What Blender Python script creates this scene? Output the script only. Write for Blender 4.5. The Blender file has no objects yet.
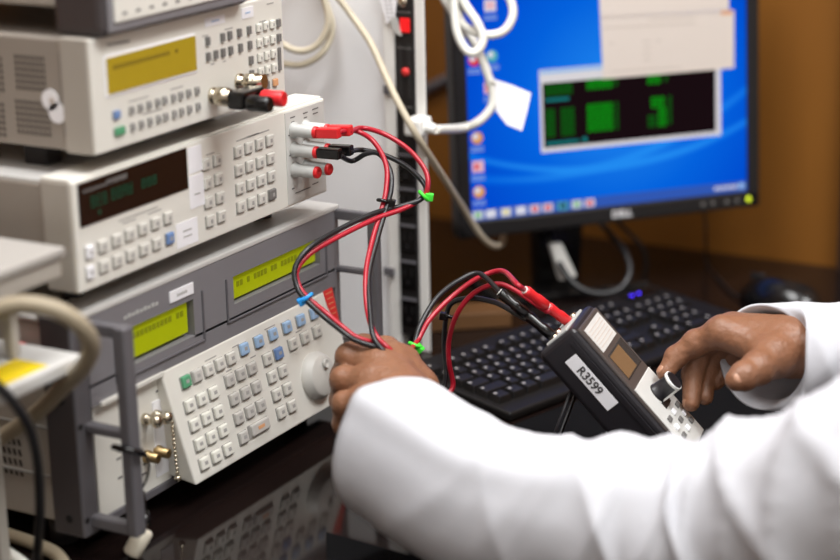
import bpy, bmesh, math, random
import numpy as np
from mathutils import Vector, Matrix, Euler
random.seed(7); rng = np.random.RandomState(5)
COL = bpy.context.scene.collection
R = math.radians
V = Vector

# ------------------------------------------------------------------ camera frame (used to survey points of the room)
FPX, PITCH, ROLL, YAW = 1907.6, -.2907, -.0201, .5179
CAM = V((-1.3044, -1.1014, .7744))
FW = V((math.cos(PITCH)*math.cos(YAW), math.cos(PITCH)*math.sin(YAW), math.sin(PITCH)))
_r = FW.cross(V((0, 0, 1))).normalized(); _u = _r.cross(FW)
RT = math.cos(ROLL)*_r + math.sin(ROLL)*_u
UP = -math.sin(ROLL)*_r + math.cos(ROLL)*_u
def ray(x, y): return FW + RT*((x-420)/FPX) - UP*((y-280)/FPX)
def at(x, y, t): return CAM + ray(x, y)*t
def onx(x, y, X): d = ray(x, y); return CAM + d*((X-CAM.x)/d.x)
def ony(x, y, Y): d = ray(x, y); return CAM + d*((Y-CAM.y)/d.y)
def onz(x, y, Z): d = ray(x, y); return CAM + d*((Z-CAM.z)/d.z)
def onplane(x, y, o, n): d = ray(x, y); return CAM + d*((o-CAM).dot(n)/d.dot(n))

# ------------------------------------------------------------------ materials
def lin(c):
    return tuple(((v/255)/12.92 if v/255 <= .04045 else ((v/255+.055)/1.055)**2.4) for v in c) + (1,)
def mat(name, rgb, rough=.5, metal=0, spec=.5, noise=.04, scale=40, bump=0, bscale=200, coat=0, sss=0, emit=None, estr=0, trans=0):
    m = bpy.data.materials.new(name); m.use_nodes = True
    nt = m.node_tree; b = nt.nodes['Principled BSDF']
    c = lin(rgb)
    if noise > 0:
        tc = nt.nodes.new('ShaderNodeTexCoord'); n = nt.nodes.new('ShaderNodeTexNoise')
        n.inputs['Scale'].default_value = scale; n.inputs['Detail'].default_value = 3
        nt.links.new(tc.outputs['Object'], n.inputs['Vector'])
        mx = nt.nodes.new('ShaderNodeMix'); mx.data_type = 'RGBA'
        mx.inputs[6].default_value = tuple(min(1, v*(1-noise)) for v in c[:3]) + (1,)
        mx.inputs[7].default_value = tuple(min(1, v*(1+noise)) for v in c[:3]) + (1,)
        nt.links.new(n.outputs['Fac'], mx.inputs[0]); nt.links.new(mx.outputs[2], b.inputs['Base Color'])
    else:
        b.inputs['Base Color'].default_value = c
    b.inputs['Roughness'].default_value = rough; b.inputs['Metallic'].default_value = metal
    b.inputs['Specular IOR Level'].default_value = spec; b.inputs['Coat Weight'].default_value = coat
    if sss:
        b.inputs['Subsurface Weight'].default_value = sss
        b.inputs['Subsurface Radius'].default_value = (.012, .005, .003); b.inputs['Subsurface Scale'].default_value = .4
    if emit:
        b.inputs['Emission Color'].default_value = lin(emit); b.inputs['Emission Strength'].default_value = estr
    if trans: b.inputs['Transmission Weight'].default_value = trans
    if bump:
        tc = nt.nodes.new('ShaderNodeTexCoord'); n = nt.nodes.new('ShaderNodeTexNoise')
        n.inputs['Scale'].default_value = bscale; n.inputs['Detail'].default_value = 4
        bp = nt.nodes.new('ShaderNodeBump'); bp.inputs['Strength'].default_value = bump; bp.inputs['Distance'].default_value = .004
        nt.links.new(tc.outputs['Object'], n.inputs['Vector']); nt.links.new(n.outputs['Fac'], bp.inputs['Height'])
        nt.links.new(bp.outputs['Normal'], b.inputs['Normal'])
    return m
def wood(name, c1, c2, rough, scl=(1, 1, 1), spec=.4):
    m = bpy.data.materials.new(name); m.use_nodes = True
    nt = m.node_tree; b = nt.nodes['Principled BSDF']
    tc = nt.nodes.new('ShaderNodeTexCoord'); mp = nt.nodes.new('ShaderNodeMapping'); mp.inputs['Scale'].default_value = scl
    n = nt.nodes.new('ShaderNodeTexNoise'); n.inputs['Scale'].default_value = 4; n.inputs['Detail'].default_value = 6
    cr = nt.nodes.new('ShaderNodeValToRGB'); cr.color_ramp.elements[0].color = lin(c1); cr.color_ramp.elements[1].color = lin(c2)
    cr.color_ramp.elements[0].position = .3; cr.color_ramp.elements[1].position = .7
    nt.links.new(tc.outputs['Object'], mp.inputs['Vector']); nt.links.new(mp.outputs['Vector'], n.inputs['Vector'])
    nt.links.new(n.outputs['Fac'], cr.inputs['Fac']); nt.links.new(cr.outputs['Color'], b.inputs['Base Color'])
    b.inputs['Roughness'].default_value = rough; b.inputs['Specular IOR Level'].default_value = spec
    return m
M = dict(
    cream=mat('cream_plastic', (226, 224, 216), .45, noise=.02),
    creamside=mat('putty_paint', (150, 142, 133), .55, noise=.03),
    putty=mat('warm_grey_paint', (172, 166, 157), .5, noise=.03),
    lid=mat('pale_grey_paint', (205, 204, 201), .4, noise=.03),
    greybez=mat('slate_grey_plastic', (128, 126, 130), .45, noise=.03),
    darkbez=mat('charcoal_and_shade', (66, 60, 61), .5, noise=.05),  # bumper charcoal; also paints the shaded side of the calibrator's frame
    handle=mat('handle_grey', (98, 96, 100), .4, noise=.03),
    black=mat('black_plastic', (18, 18, 20), .45, noise=.1),
    blackgloss=mat('glossy_black', (14, 13, 14), .22, noise=.05),
    monitor=mat('monitor_black', (24, 23, 25), .4, noise=.05),
    dark=mat('dark_hole', (20, 18, 18), .8, noise=0),
    vent=mat('vent_hole', (70, 64, 60), .8, noise=0),
    window=mat('display_window', (28, 17, 16), .12, noise=0),
    olive=mat('olive_display', (166, 142, 30), .4, noise=.05, scale=60, emit=(160, 140, 30), estr=.12),
    lime=mat('lime_display', (156, 166, 6), .4, noise=.05, scale=60, emit=(156, 166, 0), estr=.3),
    glyph=mat('grey_print', (110, 108, 106), .6, noise=0),
    glyphlight=mat('pale_print', (165, 163, 160), .6, noise=0),
    glyphdark=mat('dark_print', (60, 58, 58), .6, noise=0),
    oliveglyph=mat('olive_print', (118, 98, 24), .6, noise=0),
    limeglyph=mat('lime_print', (140, 148, 6), .6, noise=0),
    digit=mat('green_digit', (0, 50, 34), .5, noise=0, emit=(0, 95, 62), estr=.22),
    white=mat('white_label', (242, 242, 246), .55, noise=.01),
    whiteplastic=mat('white_plastic', (240, 240, 236), .4, noise=.01),
    key=mat('pale_key', (212, 210, 203), .5, noise=.02),
    keywhite=mat('ivory_key', (228, 227, 218), .5, noise=.02),
    keygrey=mat('grey_key', (196, 193, 188), .5, noise=.02),
    keyblue=mat('blue_key', (158, 188, 222), .5, noise=.02),
    keyblue2=mat('deep_blue_key', (110, 140, 190), .5, noise=.02),
    keygreen=mat('green_key', (88, 158, 118), .5, noise=.02),
    keydark=mat('dark_key', (120, 118, 116), .5, noise=.02),
    keyorange=mat('orange_key', (222, 165, 120), .5, noise=.02),
    seam=mat('seam', (150, 148, 143), .7, noise=0),
    knob=mat('dial_plastic', (205, 203, 197), .4, noise=.02),
    grey=mat('post_grey', (186, 187, 184), .4, noise=.02),
    postzone=mat('terminal_grey', (205, 205, 201), .5, noise=.02),
    red=mat('red_plug', (214, 36, 42), .35, noise=.04),
    redcable=mat('red_cable', (168, 26, 44), .32, noise=.05),
    blackcable=mat('black_cable', (26, 26, 29), .35, noise=.1),
    nickel=mat('nickel', (200, 190, 170), .22, 1, noise=.03),
    brass=mat('brass', (176, 152, 110), .35, 1, noise=.05),
    green=mat('green_tie', (70, 220, 60), .4, noise=.03),
    bluetie=mat('blue_tie', (40, 150, 230), .4, noise=.03),
    sticker=mat('red_sticker', (215, 50, 48), .5, noise=.04),
    rack=mat('rack_white', (243, 244, 246), .5, noise=.015, scale=8),
    flange=mat('flange_white', (235, 234, 230), .4, noise=.01),
    strip=mat('strip_black', (30, 28, 28), .4, noise=.1),
    redlamp=mat('red_lens', (210, 20, 24), .3, noise=0, emit=(230, 20, 25), estr=.5),
    cord=mat('white_cord', (238, 237, 228), .4, noise=.02),
    beige=mat('beige_cable', (196, 186, 164), .5, noise=.04),
    beigedark=mat('olive_beige_cable', (158, 146, 124), .55, noise=.05),
    greybox=mat('fixture_grey', (164, 160, 155), .5, noise=.03),
    yellow=mat('yellow_sticker', (232, 202, 20), .5, noise=.03),
    paper=mat('paper', (216, 206, 198), .7, noise=.015),
    papershade=mat('printed_line', (196, 186, 178), .8, noise=0),
    rubber=mat('rubber', (35, 34, 36), .7, noise=.05),
    meter=mat('meter_black', (32, 30, 34), .38, noise=.06),
    meterface=mat('meter_brown_grey', (74, 66, 63), .45, noise=.04),
    meterlcd=mat('meter_display', (118, 92, 66), .25, noise=.06),
    meterglass=mat('meter_bezel_glass', (44, 50, 54), .12, noise=0),
    meterpanel=mat('meter_panel', (205, 204, 200), .5, noise=.03, bump=.2, bscale=90),
    silver=mat('silver', (215, 220, 220), .25, .6, noise=.02),
    led=mat('blue_led', (60, 40, 255), .3, noise=0, emit=(70, 40, 255), estr=3),
    pled=mat('power_led', (190, 210, 40), .3, noise=0, emit=(200, 220, 40), estr=1.2),
    kb=mat('keyboard_black', (17, 15, 15), .55, spec=.3, noise=.06),
    kbkey=mat('key_black', (15, 13, 13), .5, noise=.06),
    kbleg=mat('key_legend', (170, 166, 164), .4, noise=0),
    skin=mat('brown_skin', (134, 92, 67), .45, noise=.2, scale=70, bump=.5, bscale=110, sss=.08),
    nail=mat('nail', (178, 132, 106), .3, noise=.02),
    coat=mat('white_cotton', (199, 200, 206), .85, spec=.2, noise=.012, bump=.3, bscale=16),
    trouser=mat('navy_cloth', (32, 30, 44), .9, noise=.08, bump=.1),
    hair=mat('black_hair', (20, 17, 16), .6, noise=.2, bump=.4),
    eye=mat('eye_white', (225, 220, 214), .3, noise=0),
    iris=mat('dark_iris', (30, 18, 12), .2, noise=0),
    shoe=mat('shoe_leather', (24, 20, 18), .35, noise=.1),
    chair=mat('chair_fabric', (36, 36, 40), .9, noise=.1),
    cap=mat('white_cap', (225, 218, 200), .35, noise=.03),
    folder=mat('folder_black', (5, 5, 7), .9, spec=.15, noise=.1),
    block=wood('block_wood', (96, 66, 38), (120, 84, 50), .6, (1, 8, 1)),
    wallwood=wood('wall_veneer', (123, 77, 25), (140, 90, 32), .5, (1, 1.2, .35)),
    desk=wood('desk_laminate', (20, 14, 13), (28, 19, 17), .08, (.4, 6, 1), .32),
    trim=mat('dark_trim', (44, 28, 22), .5, noise=.1),
    paint=mat('wall_paint', (214, 210, 204), .8, noise=.02),
    ceil=mat('ceiling_tile', (236, 235, 230), .9, noise=.02, bump=.2),
    floor=mat('floor_vinyl', (92, 84, 78), .5, noise=.1, scale=8),
    lamp=mat('lamp_diffuser', (255, 252, 244), .6, noise=0, emit=(255, 250, 240), estr=2),
    whiteframe=mat('lamp_frame', (238, 238, 236), .5, noise=.02),
)

# ------------------------------------------------------------------ mesh builder
WM = {}
class MB:
    def __init__(s): s.bm = bmesh.new(); s.mats = []
    def mi(s, m):
        if m not in s.mats: s.mats.append(m)
        return s.mats.index(m)
    def _fin(s, verts, m, mtx=None):
        if mtx is not None: bmesh.ops.transform(s.bm, matrix=mtx, verts=verts)
        i = s.mi(m)
        for v in verts:
            for f in v.link_faces: f.material_index = i
    def box(s, a, b, m, bevel=0, rot=None, seg=2):
        a, b = V(a), V(b); c = (a+b)/2; d = b-a
        t = bmesh.new(); bmesh.ops.create_cube(t, size=1)
        for v in t.verts: v.co = V((v.co.x*abs(d.x), v.co.y*abs(d.y), v.co.z*abs(d.z)))
        if bevel: bmesh.ops.bevel(t, geom=t.edges[:], offset=bevel, segments=seg, affect='EDGES', profile=.5)
        mt = Matrix.Translation(c) @ (rot.to_4x4() if rot else Matrix())
        s._merge(t, m, mt)
    def _merge(s, t, m, mt=Matrix()):
        i = s.mi(m); mp = {}
        for v in t.verts: mp[v] = s.bm.verts.new(mt @ v.co)
        for f in t.faces:
            try: g = s.bm.faces.new([mp[v] for v in f.verts]); g.material_index = i; g.smooth = f.smooth
            except ValueError: pass
        t.free()
    def rod(s, p, q, r, m, r2=None, n=20, cap=True, bevel=0):
        p, q = V(p), V(q); d = q-p; L = d.length; r2 = r if r2 is None else r2
        prof = [(0, 0), (0, r), (L, r2), (L, 0)]
        if bevel: prof = [(0, 0), (0, r-bevel), (bevel, r), (L-bevel, r2), (L, r2-bevel), (L, 0)]
        s.lathe(p, d, prof, m, n)
    def lathe(s, p, axis, prof, m, n=24):
        p = V(p); z = V(axis).normalized(); x = z.orthogonal().normalized(); y = z.cross(x); i = s.mi(m)
        rings = []
        for (h, r) in prof:
            if r < 1e-6: rings.append([s.bm.verts.new(p+z*h)])
            else: rings.append([s.bm.verts.new(p+z*h+(x*math.cos(2*math.pi*k/n)+y*math.sin(2*math.pi*k/n))*r) for k in range(n)])
        for a, b, (ha, _), (hb, _) in zip(rings, rings[1:], prof, prof[1:]):
            for k in range(n):
                l = (k+1) % n
                vs = [a[k % len(a)], a[l % len(a)], b[l % len(b)], b[k % len(b)]]
                u = []
                for v in vs:
                    if v not in u: u.append(v)
                if len(u) >= 3:
                    try: f = s.bm.faces.new(u); f.material_index = i; f.smooth = abs(ha-hb) > 1e-6
                    except ValueError: pass
    def tube(s, pts, r, m, n=10, res=8, spline=True, closed=False):
        pts = [V(p) for p in pts]
        P = catmull(pts, res, closed) if spline else pts
        i = s.mi(m); rings = []
        N = len(P); prev = None
        for k in range(N):
            a = P[(k-1) % N] if closed else P[max(k-1, 0)]; b = P[(k+1) % N] if closed else P[min(k+1, N-1)]
            t = (b-a).normalized()
            x = t.orthogonal().normalized() if prev is None else (prev - t*prev.dot(t)).normalized()
            prev = x; y = t.cross(x)
            rr = r if not callable(r) else r(k/(N-1))
            rings.append([s.bm.verts.new(P[k]+(x*math.cos(2*math.pi*j/n)+y*math.sin(2*math.pi*j/n))*rr) for j in range(n)])
        prs = list(zip(rings, rings[1:])) + ([(rings[-1], rings[0])] if closed else [])
        for a, b in prs:
            for j in range(n):
                f = s.bm.faces.new([a[j], a[(j+1) % n], b[(j+1) % n], b[j]]); f.material_index = i; f.smooth = True
        if not closed:
            for ring, rev in ((rings[0], True), (rings[-1], False)):
                f = s.bm.faces.new(ring[::-1] if rev else ring); f.material_index = i
    def sphere(s, c, r, m, sc=(1, 1, 1), rot=None, n=20):
        t = bmesh.new(); bmesh.ops.create_uvsphere(t, u_segments=n, v_segments=n//2+2, radius=1)
        for f in t.faces: f.smooth = True
        rs = (r*sc[0], r*sc[1], r*sc[2])
        s._merge(t, m, Matrix.Translation(V(c)) @ (rot.to_4x4() if rot else Matrix()) @ Matrix.Diagonal((*rs, 1)))
    def prism(s, pts, d, m, bevel=0):
        """polygon of 3-D points extruded by vector d"""
        i = s.mi(m); t = bmesh.new()
        a = [t.verts.new(V(p)) for p in pts]; b = [t.verts.new(V(p)+V(d)) for p in pts]; n = len(pts)
        t.faces.new(a[::-1]); t.faces.new(b)
        for k in range(n): t.faces.new([a[k], a[(k+1) % n], b[(k+1) % n], b[k]])
        bmesh.ops.recalc_face_normals(t, faces=t.faces[:])
        if bevel: bmesh.ops.bevel(t, geom=t.edges[:], offset=bevel, segments=2, affect='EDGES', profile=.5)
        s._merge(t, m)
    def arrays(s, verts, faces, m, smooth=True):
        i = s.mi(m); vs = [s.bm.verts.new(tuple(v)) for v in verts]
        for f in faces:
            try: g = s.bm.faces.new([vs[k] for k in f]); g.material_index = i; g.smooth = smooth
            except ValueError: pass
    def mesh(s, name, inv=None, recalc=True):
        if inv is not None: bmesh.ops.transform(s.bm, matrix=inv, verts=s.bm.verts[:])
        if recalc: bmesh.ops.recalc_face_normals(s.bm, faces=s.bm.faces[:])
        me = bpy.data.meshes.new(name); s.bm.to_mesh(me); s.bm.free()
        for m in s.mats: me.materials.append(m)
        return me
    def build(s, name, parent=None, world=True, recalc=True):
        """links the mesh; coordinates are given in world space unless world=False (then in the root's frame)"""
        inv = WM[parent].inverted() if (parent is not None and world) else None
        me = s.mesh(name, inv, recalc); o = bpy.data.objects.new(name, me); COL.objects.link(o)
        if parent is not None: o.parent = parent; WM[o] = WM[parent]
        else: WM[o] = Matrix()
        return o
def catmull(P, res, closed=False):
    out = []; n = len(P); rng_ = n if closed else n-1
    for i in range(rng_):
        if closed: a, b, c, d = P[i-1], P[i], P[(i+1) % n], P[(i+2) % n]
        else:
            b, c = P[i], P[i+1]
            a = P[i-1] if i else b*2-c; d = P[i+2] if i+2 < n else c*2-b
        for k in range(res):
            t = k/res
            out.append(.5*((2*b)+(-a+c)*t+(2*a-5*b+4*c-d)*t*t+(-a+3*b-3*c+d)*t**3))
    if not closed: out.append(P[-1].copy())
    return out
def inst(o, world, parent=None):
    """copy of a part at another spot (root frame translation)"""
    c = o.copy(); COL.objects.link(c); c.parent = o.parent if parent is None else parent
    WM[c] = WM[c.parent] if c.parent else Matrix()
    c.location = WM[c].inverted() @ V(world) if c.parent else V(world)
    return c
def thing(name, label, cat, loc=(0, 0, 0), mtx=None, group=None):
    o = bpy.data.objects.new(name, None); COL.objects.link(o); o.empty_display_size = .02
    m = mtx if mtx is not None else Matrix.Translation(V(loc))
    o.matrix_world = m; WM[o] = m.copy(); tag(o, label, cat, group); return o
def tag(o, label, cat, group=None):
    o['label'] = label; o['category'] = cat
    if group: o['group'] = group
    return o
def struct(o): o['kind'] = 'structure'; return o
def recenter(o, loc):
    """move a top-level mesh's origin to its base"""
    loc = V(loc); o.data.transform(Matrix.Translation(-loc)); o.location = loc; WM[o] = Matrix.Translation(loc); return o
def text(body, o, x, y, size, m, name, parent, depth=.0003):
    """raised lettering: o = centre, x = reading direction, y = letter-up direction (world)"""
    cu = bpy.data.curves.new('lettering', 'FONT'); cu.body = body; cu.size = size; cu.align_x = 'CENTER'; cu.align_y = 'CENTER'
    cu.extrude = depth; cu.offset = size*.018; ob = bpy.data.objects.new('lettering', cu); COL.objects.link(ob)
    dg = bpy.context.evaluated_depsgraph_get(); me = bpy.data.meshes.new_from_object(ob.evaluated_get(dg))
    bpy.data.objects.remove(ob); x = V(x).normalized(); y = V(y).normalized(); z = x.cross(y)
    mt = Matrix((x, y, z)).transposed().to_4x4(); mt.translation = V(o)
    me.transform(WM[parent].inverted() @ mt); me.materials.clear(); me.materials.append(m); me.name = name
    q = bpy.data.objects.new(name, me); COL.objects.link(q); q.parent = parent; WM[q] = WM[parent]; return q

# ------------------------------------------------------------------ implicit surfaces (for bodies)
def surface_nets(f, lo, hi, h):
    lo, hi = np.array(lo, float), np.array(hi, float)
    n = np.ceil((hi-lo)/h).astype(int)+1
    g = [lo[k]+h*np.arange(n[k]) for k in range(3)]
    X, Y, Z = np.meshgrid(*g, indexing='ij'); D = f(X, Y, Z)
    S = D < 0; N = tuple(n-1)
    acc = np.zeros(N+(3,)); cnt = np.zeros(N)
    offs = [(i, j, k) for i in (0, 1) for j in (0, 1) for k in (0, 1)]
    sl = lambda o: tuple(slice(o[a], o[a]+N[a]) for a in range(3))
    for a in offs:
        for ax in range(3):
            if a[ax] == 0:
                b = list(a); b[ax] = 1; b = tuple(b)
                da, db = D[sl(a)], D[sl(b)]; cr = (da < 0) != (db < 0)
                t = np.where(cr, da/np.where(cr, da-db, 1), 0)
                for c in range(3): acc[..., c] += np.where(cr, a[c]+(t if c == ax else 0), 0)
                cnt += cr
    act = cnt > 0; idx = -np.ones(N, int); idx[act] = np.arange(act.sum())
    I = np.argwhere(act); verts = lo+h*(I+acc[act]/cnt[act][:, None])
    faces = []
    for ax in range(3):
        b, c = [(1, 2), (2, 0), (0, 1)][ax]
        s0 = [slice(None)]*3; s1 = [slice(None)]*3; s0[ax] = slice(0, -1); s1[ax] = slice(1, None)
        cr = S[tuple(s0)] != S[tuple(s1)]; q = np.argwhere(cr); sg = S[tuple(s0)][cr]
        ok = (q[:, b] > 0) & (q[:, c] > 0) & (q[:, b] < N[b]) & (q[:, c] < N[c]); q = q[ok]; sg = sg[ok]
        eb = np.zeros(3, int); eb[b] = 1; ec = np.zeros(3, int); ec[c] = 1
        F = np.stack([idx[tuple((q-eb-ec).T)], idx[tuple((q-ec).T)], idx[tuple(q.T)], idx[tuple((q-eb).T)]], 1)
        F[~sg] = F[~sg][:, ::-1]; faces.append(F)
    return verts, np.concatenate(faces)
def cone(X, Y, Z, a, b, r1, r2):
    a, b = np.array(a, float), np.array(b, float); d = b-a; L2 = (d*d).sum()+1e-12
    t = np.clip(((X-a[0])*d[0]+(Y-a[1])*d[1]+(Z-a[2])*d[2])/L2, 0, 1)
    return np.sqrt((X-a[0]-t*d[0])**2+(Y-a[1]-t*d[1])**2+(Z-a[2]-t*d[2])**2)-(r1+(r2-r1)*t)
def ell(X, Y, Z, c, r):
    k = np.sqrt(((X-c[0])/r[0])**2+((Y-c[1])/r[1])**2+((Z-c[2])/r[2])**2)
    return (k-1)*min(r)
def smin(a, b, k):
    h = np.clip(.5+.5*(b-a)/k, 0, 1); return b*(1-h)+a*h-k*h*(1-h)
def chain(X, Y, Z, pts, rad, k=.004):
    d = None
    for i in range(len(pts)-1):
        c = cone(X, Y, Z, pts[i], pts[i+1], rad[i], rad[i+1]); d = c if d is None else smin(d, c, k)
    return d
def bounds(pts, pad):
    a = np.array([list(p) for p in pts]); return a.min(0)-pad, a.max(0)+pad

# ================================================================== THE SETTING
XW, YL, YR, XF, ZF, ZC = 1.27, .85, -3.0, -3.2, -.74, 2.0
def slab(name, a, b, m): mb = MB(); mb.box(a, b, m); return struct(mb.build(name))
slab('floor', (XF, YR, ZF-.05), (XW, YL, ZF), M['floor'])
slab('ceiling', (XF, YR, ZC), (XW, YL, ZC+.05), M['ceil'])
slab('wall_back', (XW, YR, ZF), (XW+.06, YL, ZC), M['wallwood'])
slab('wall_left', (XF, YL, ZF), (XW, YL+.06, ZC), M['wallwood'])
slab('wall_right', (XF, YR-.06, ZF), (XW, YR, ZC), M['paint'])
slab('wall_front', (XF-.06, YR, ZF), (XF, YL, ZC), M['paint'])
_p = onx(839, 220, XW-.03)
slab('trim_1', (XW-.03, _p.y-.06, 0), (XW, _p.y, ZC), M['trim'])
# lamps in the ceiling
for (lx, ly, pw, lab) in ((.15, -1.25, 41, 'square ceiling light panel above the seated person'),
                          (.0, -.05, 31, 'square ceiling light panel right above the instrument stack'),
                          (-1.7, -.9, 11, 'square ceiling light panel behind the viewer, on the instrument side'),
                          (-1.5, -2.3, 9, 'square ceiling light panel in the far right corner of the room')):
    t = thing('ceiling_light', lab, 'light', (lx, ly, ZC), group='ceiling lights')
    f = MB()
    for a, b in (((-.62, -.32), (.62, -.30)), ((-.62, .30), (.62, .32)), ((-.62, -.3), (-.60, .3)), ((.60, -.3), (.62, .3))):
        f.box((lx+a[0], ly+a[1], ZC-.02), (lx+b[0], ly+b[1], ZC), M['whiteframe'])
    f.build('frame', t)
    d = MB(); d.box((lx-.6, ly-.3, ZC-.008), (lx+.6, ly+.3, ZC-.002), M['lamp']); d.build('diffuser', t)
    la = bpy.data.lights.new('lamp', 'AREA'); la.shape = 'RECTANGLE'; la.size = 1.2; la.size_y = .6; la.energy = pw; la.color = (.985, .992, 1)
    lo = bpy.data.objects.new('lamp', la); COL.objects.link(lo); lo.parent = t; lo.location = (0, 0, -.025)

# ------------------------------------------------------------------ desk
DX0, DX1, DY0, DY1 = -.75, XW-.01, -.5, .83
t = thing('desk', 'dark glossy brown desk carrying the instruments, keyboard and monitor', 'desk', (.25, .1, ZF))
mb = MB(); mb.box((DX0, DY0, -.035), (DX1, DY1, 0), M['desk'], .004); mb.build('desktop', t)
for x in (DX0+.05, DX1-.08):
    for y in (DY0+.05, DY1-.08):
        mb = MB(); mb.box((x, y, ZF), (x+.05, y+.05, -.035), M['black'], .003); mb.build('leg', t)
mb = MB(); mb.box((DX0+.1, DY1-.04, -.4), (DX1-.1, DY1-.02, -.036), M['desk']); mb.build('modesty_panel', t)

# ================================================================== CALIBRATOR (bottom of the stack)
CX0, CX1, CZ0, CZ1, CY = -.010, .461, .022, .241, .0085
cal = thing('calibrator', 'large grey and cream calibrator with two lime displays, bottom of the instrument stack', 'instrument', (.234, .25, 0))
mb = MB()
mb.box((CX0+.006, .046, .03), (CX1-.006, .47, .232), M['putty'], .003)
for z in (.075, .125, .18): mb.box((CX0+.004, .05, z), (CX0+.0065, .46, z+.0025), M['seam'])
mb.build('chassis', cal)
mb = MB(); mb.box((CX0+.004, .05, .2321), (CX1-.004, .465, .2375), M['lid'], .002); mb.build('lid', cal)
# cast front frame: sides, top rail, bottom rail
mb = MB()
mb.box((CX0, CY, CZ0), (CX0+.022, .046, CZ1), M['handle'], .002)
mb.box((CX0-.0006, CY+.003, CZ0+.002), (CX0+.001, .045, CZ1-.002), M['darkbez'], .0003)  # dark skin puts the shade of the frame's outer side into its colour
mb.box((CX1-.012, CY, CZ0), (CX1, .046, CZ1), M['greybez'], .002)
mb.box((CX0+.022, CY+.004, CZ0), (CX1-.012, .046, CZ0+.008), M['handle'], .001)
for z in (.05, .17): mb.rod((CX0-.0015, .026, z-.01), (CX0+.002, .026, z-.01), .004, M['dark'])
for z in (.04, .135): mb.rod((CX0+.004, CY-.0008, z), (CX0+.004, CY+.002, z), .003, M['dark'])
mb.build('front_frame', cal)
mb = MB()
mb.box((CX0+.001, CY-.0015, CZ1-.004), (CX1-.001, .05, CZ1+.002), M['lid'], .0015)
mb.build('top_rail', cal)
FY = .012
mb = MB()      # grey display fascia with recessed pockets
fx0, fx1, fz0, fz1 = CX0+.022, CX1-.012, .148, CZ1-.004
holes = [(.062, .1755, .1745, .2060), (.2525, .4165, .1865, .2105)]
# fascia as strips around the two openings
mb.box((fx0, FY-.004, .2135), (fx1, .03, fz1), M['greybez'])
mb.box((fx0, FY-.004, fz0), (fx1, .03, .1705), M['greybez'])
mb.box((fx0, FY-.004, .168), (.060, .03, .2135), M['greybez'])
mb.box((.180, FY-.004, .168), (.2505, .03, .2135), M['greybez'])
mb.box((.4185, FY-.004, .168), (fx1, .03, .2135), M['greybez'])
mb.box((.2505, FY-.004, .168), (.4185, .03, .1835), M['greybez'])
mb.box((.060, FY-.004, .209), (.180, .03, .2136), M['greybez'])
for (x0, x1, z0, z1) in ((.05, .196, .160, .2145), (.236, .432, .166, .2145)):
    for a, b in (((x0, z0), (x1, z0+.0025)), ((x0, z0), (x0+.0025, z1)), ((x1-.0025, z0), (x1, z1))):
        mb.box((a[0], FY-.006, a[1]), (b[0], FY-.003, b[1]), M['handle'], .001)
for k in range(9): mb.box((.068+k*.0062, FY-.0046, .2195), (.0725+k*.0062, FY-.0038, .2225+.001*(k % 2)), M['grey'])
mb.build('display_fascia', cal)
for (x0, x1, z0, z1) in holes:
    mb = MB(); mb.box((x0, FY+.001, z0), (x1, FY+.006, z1), M['lime'], .0008)
    n = int((x1-x0)/.0065)
    for k in range(n):
        if random.random() < .62: mb.box((x0+.004+k*.0065, FY+.0004, z1-.012), (x0+.0085+k*.0065, FY+.0012, z1-.006), M['limeglyph'])
    mb.build('display', cal)
mb = MB(); mb.box((.1405, FY-.0055, .2153), (.180, FY-.0038, .2272), M['white'], .0005)
for k in range(5): mb.box((.152+k*.0035, FY-.0058, .2195), (.154+k*.0035, FY-.0053, .2225), M['glyphlight'])
o = mb.build('sticker', cal); o['label'] = 'white paper sticker above the left display'
# sloping keypad wedge
WA, WB = V((0, CY-.001, .150)), V((0, -.0185, .0288)); wv = (WB-WA).normalized(); wn = V((1, 0, 0)).cross(wv).normalized()
if wn.y > 0: wn = -wn
KX0a, KX1a, KX0b, KX1b = .119, .4415, .132, .4405
mb = MB()
A = [V((KX0a, WA.y, WA.z)), V((KX1a, WA.y, WA.z)), V((KX1b, WB.y, WB.z)), V((KX0b, WB.y, WB.z))]
B = [V((KX0a, .02, .150)), V((KX1a, .02, .150)), V((KX1b, .02, .035)), V((KX0b, .02, .035))]
tb = bmesh.new(); va = [tb.verts.new(p) for p in A]; vb = [tb.verts.new(p) for p in B]
tb.faces.new(va); tb.faces.new(vb[::-1])
for k in range(4): tb.faces.new([va[k], vb[k], vb[(k+1) % 4], va[(k+1) % 4]])
bmesh.ops.recalc_face_normals(tb, faces=tb.faces[:]); bmesh.ops.bevel(tb, geom=tb.edges[:], offset=.002, segments=2, affect='EDGES', profile=.5)
mb._merge(tb, M['cream'])
mb.box((.024, CY-.003, .146), (.122, .02, .150), M['cream'])
wrot = Matrix((V((1, 0, 0)), -wn, -wv)).transposed()     # local x=width, y=into panel, z=up the panel
def wp(x, l, out=0): return WA + V((x, 0, 0)) + wv*l + wn*out
for x, l, w in ((.20, .0105, .02), (.245, .0105, .012), (.31, .009, .02), (.36, .028, .012), (.27, .030, .010), (.225, .031, .010)):
    mb.box(wp(x, l)-V((w/2, .0003, .0006)), wp(x, l)+V((w/2, .0003, .0006)), M['glyphlight'])
mb.build('keypad_panel', cal)
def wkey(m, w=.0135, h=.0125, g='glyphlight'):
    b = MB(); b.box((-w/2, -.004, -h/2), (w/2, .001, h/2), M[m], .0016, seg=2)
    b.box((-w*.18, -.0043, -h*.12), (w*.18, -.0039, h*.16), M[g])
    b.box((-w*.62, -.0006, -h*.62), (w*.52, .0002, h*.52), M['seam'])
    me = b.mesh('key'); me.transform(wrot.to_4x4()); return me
def put(me, world, parent, name='key'):
    o = bpy.data.objects.new(name, me); COL.objects.link(o); o.parent = parent; WM[o] = WM[parent]; o.location = WM[parent].inverted() @ V(world); return o
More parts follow.
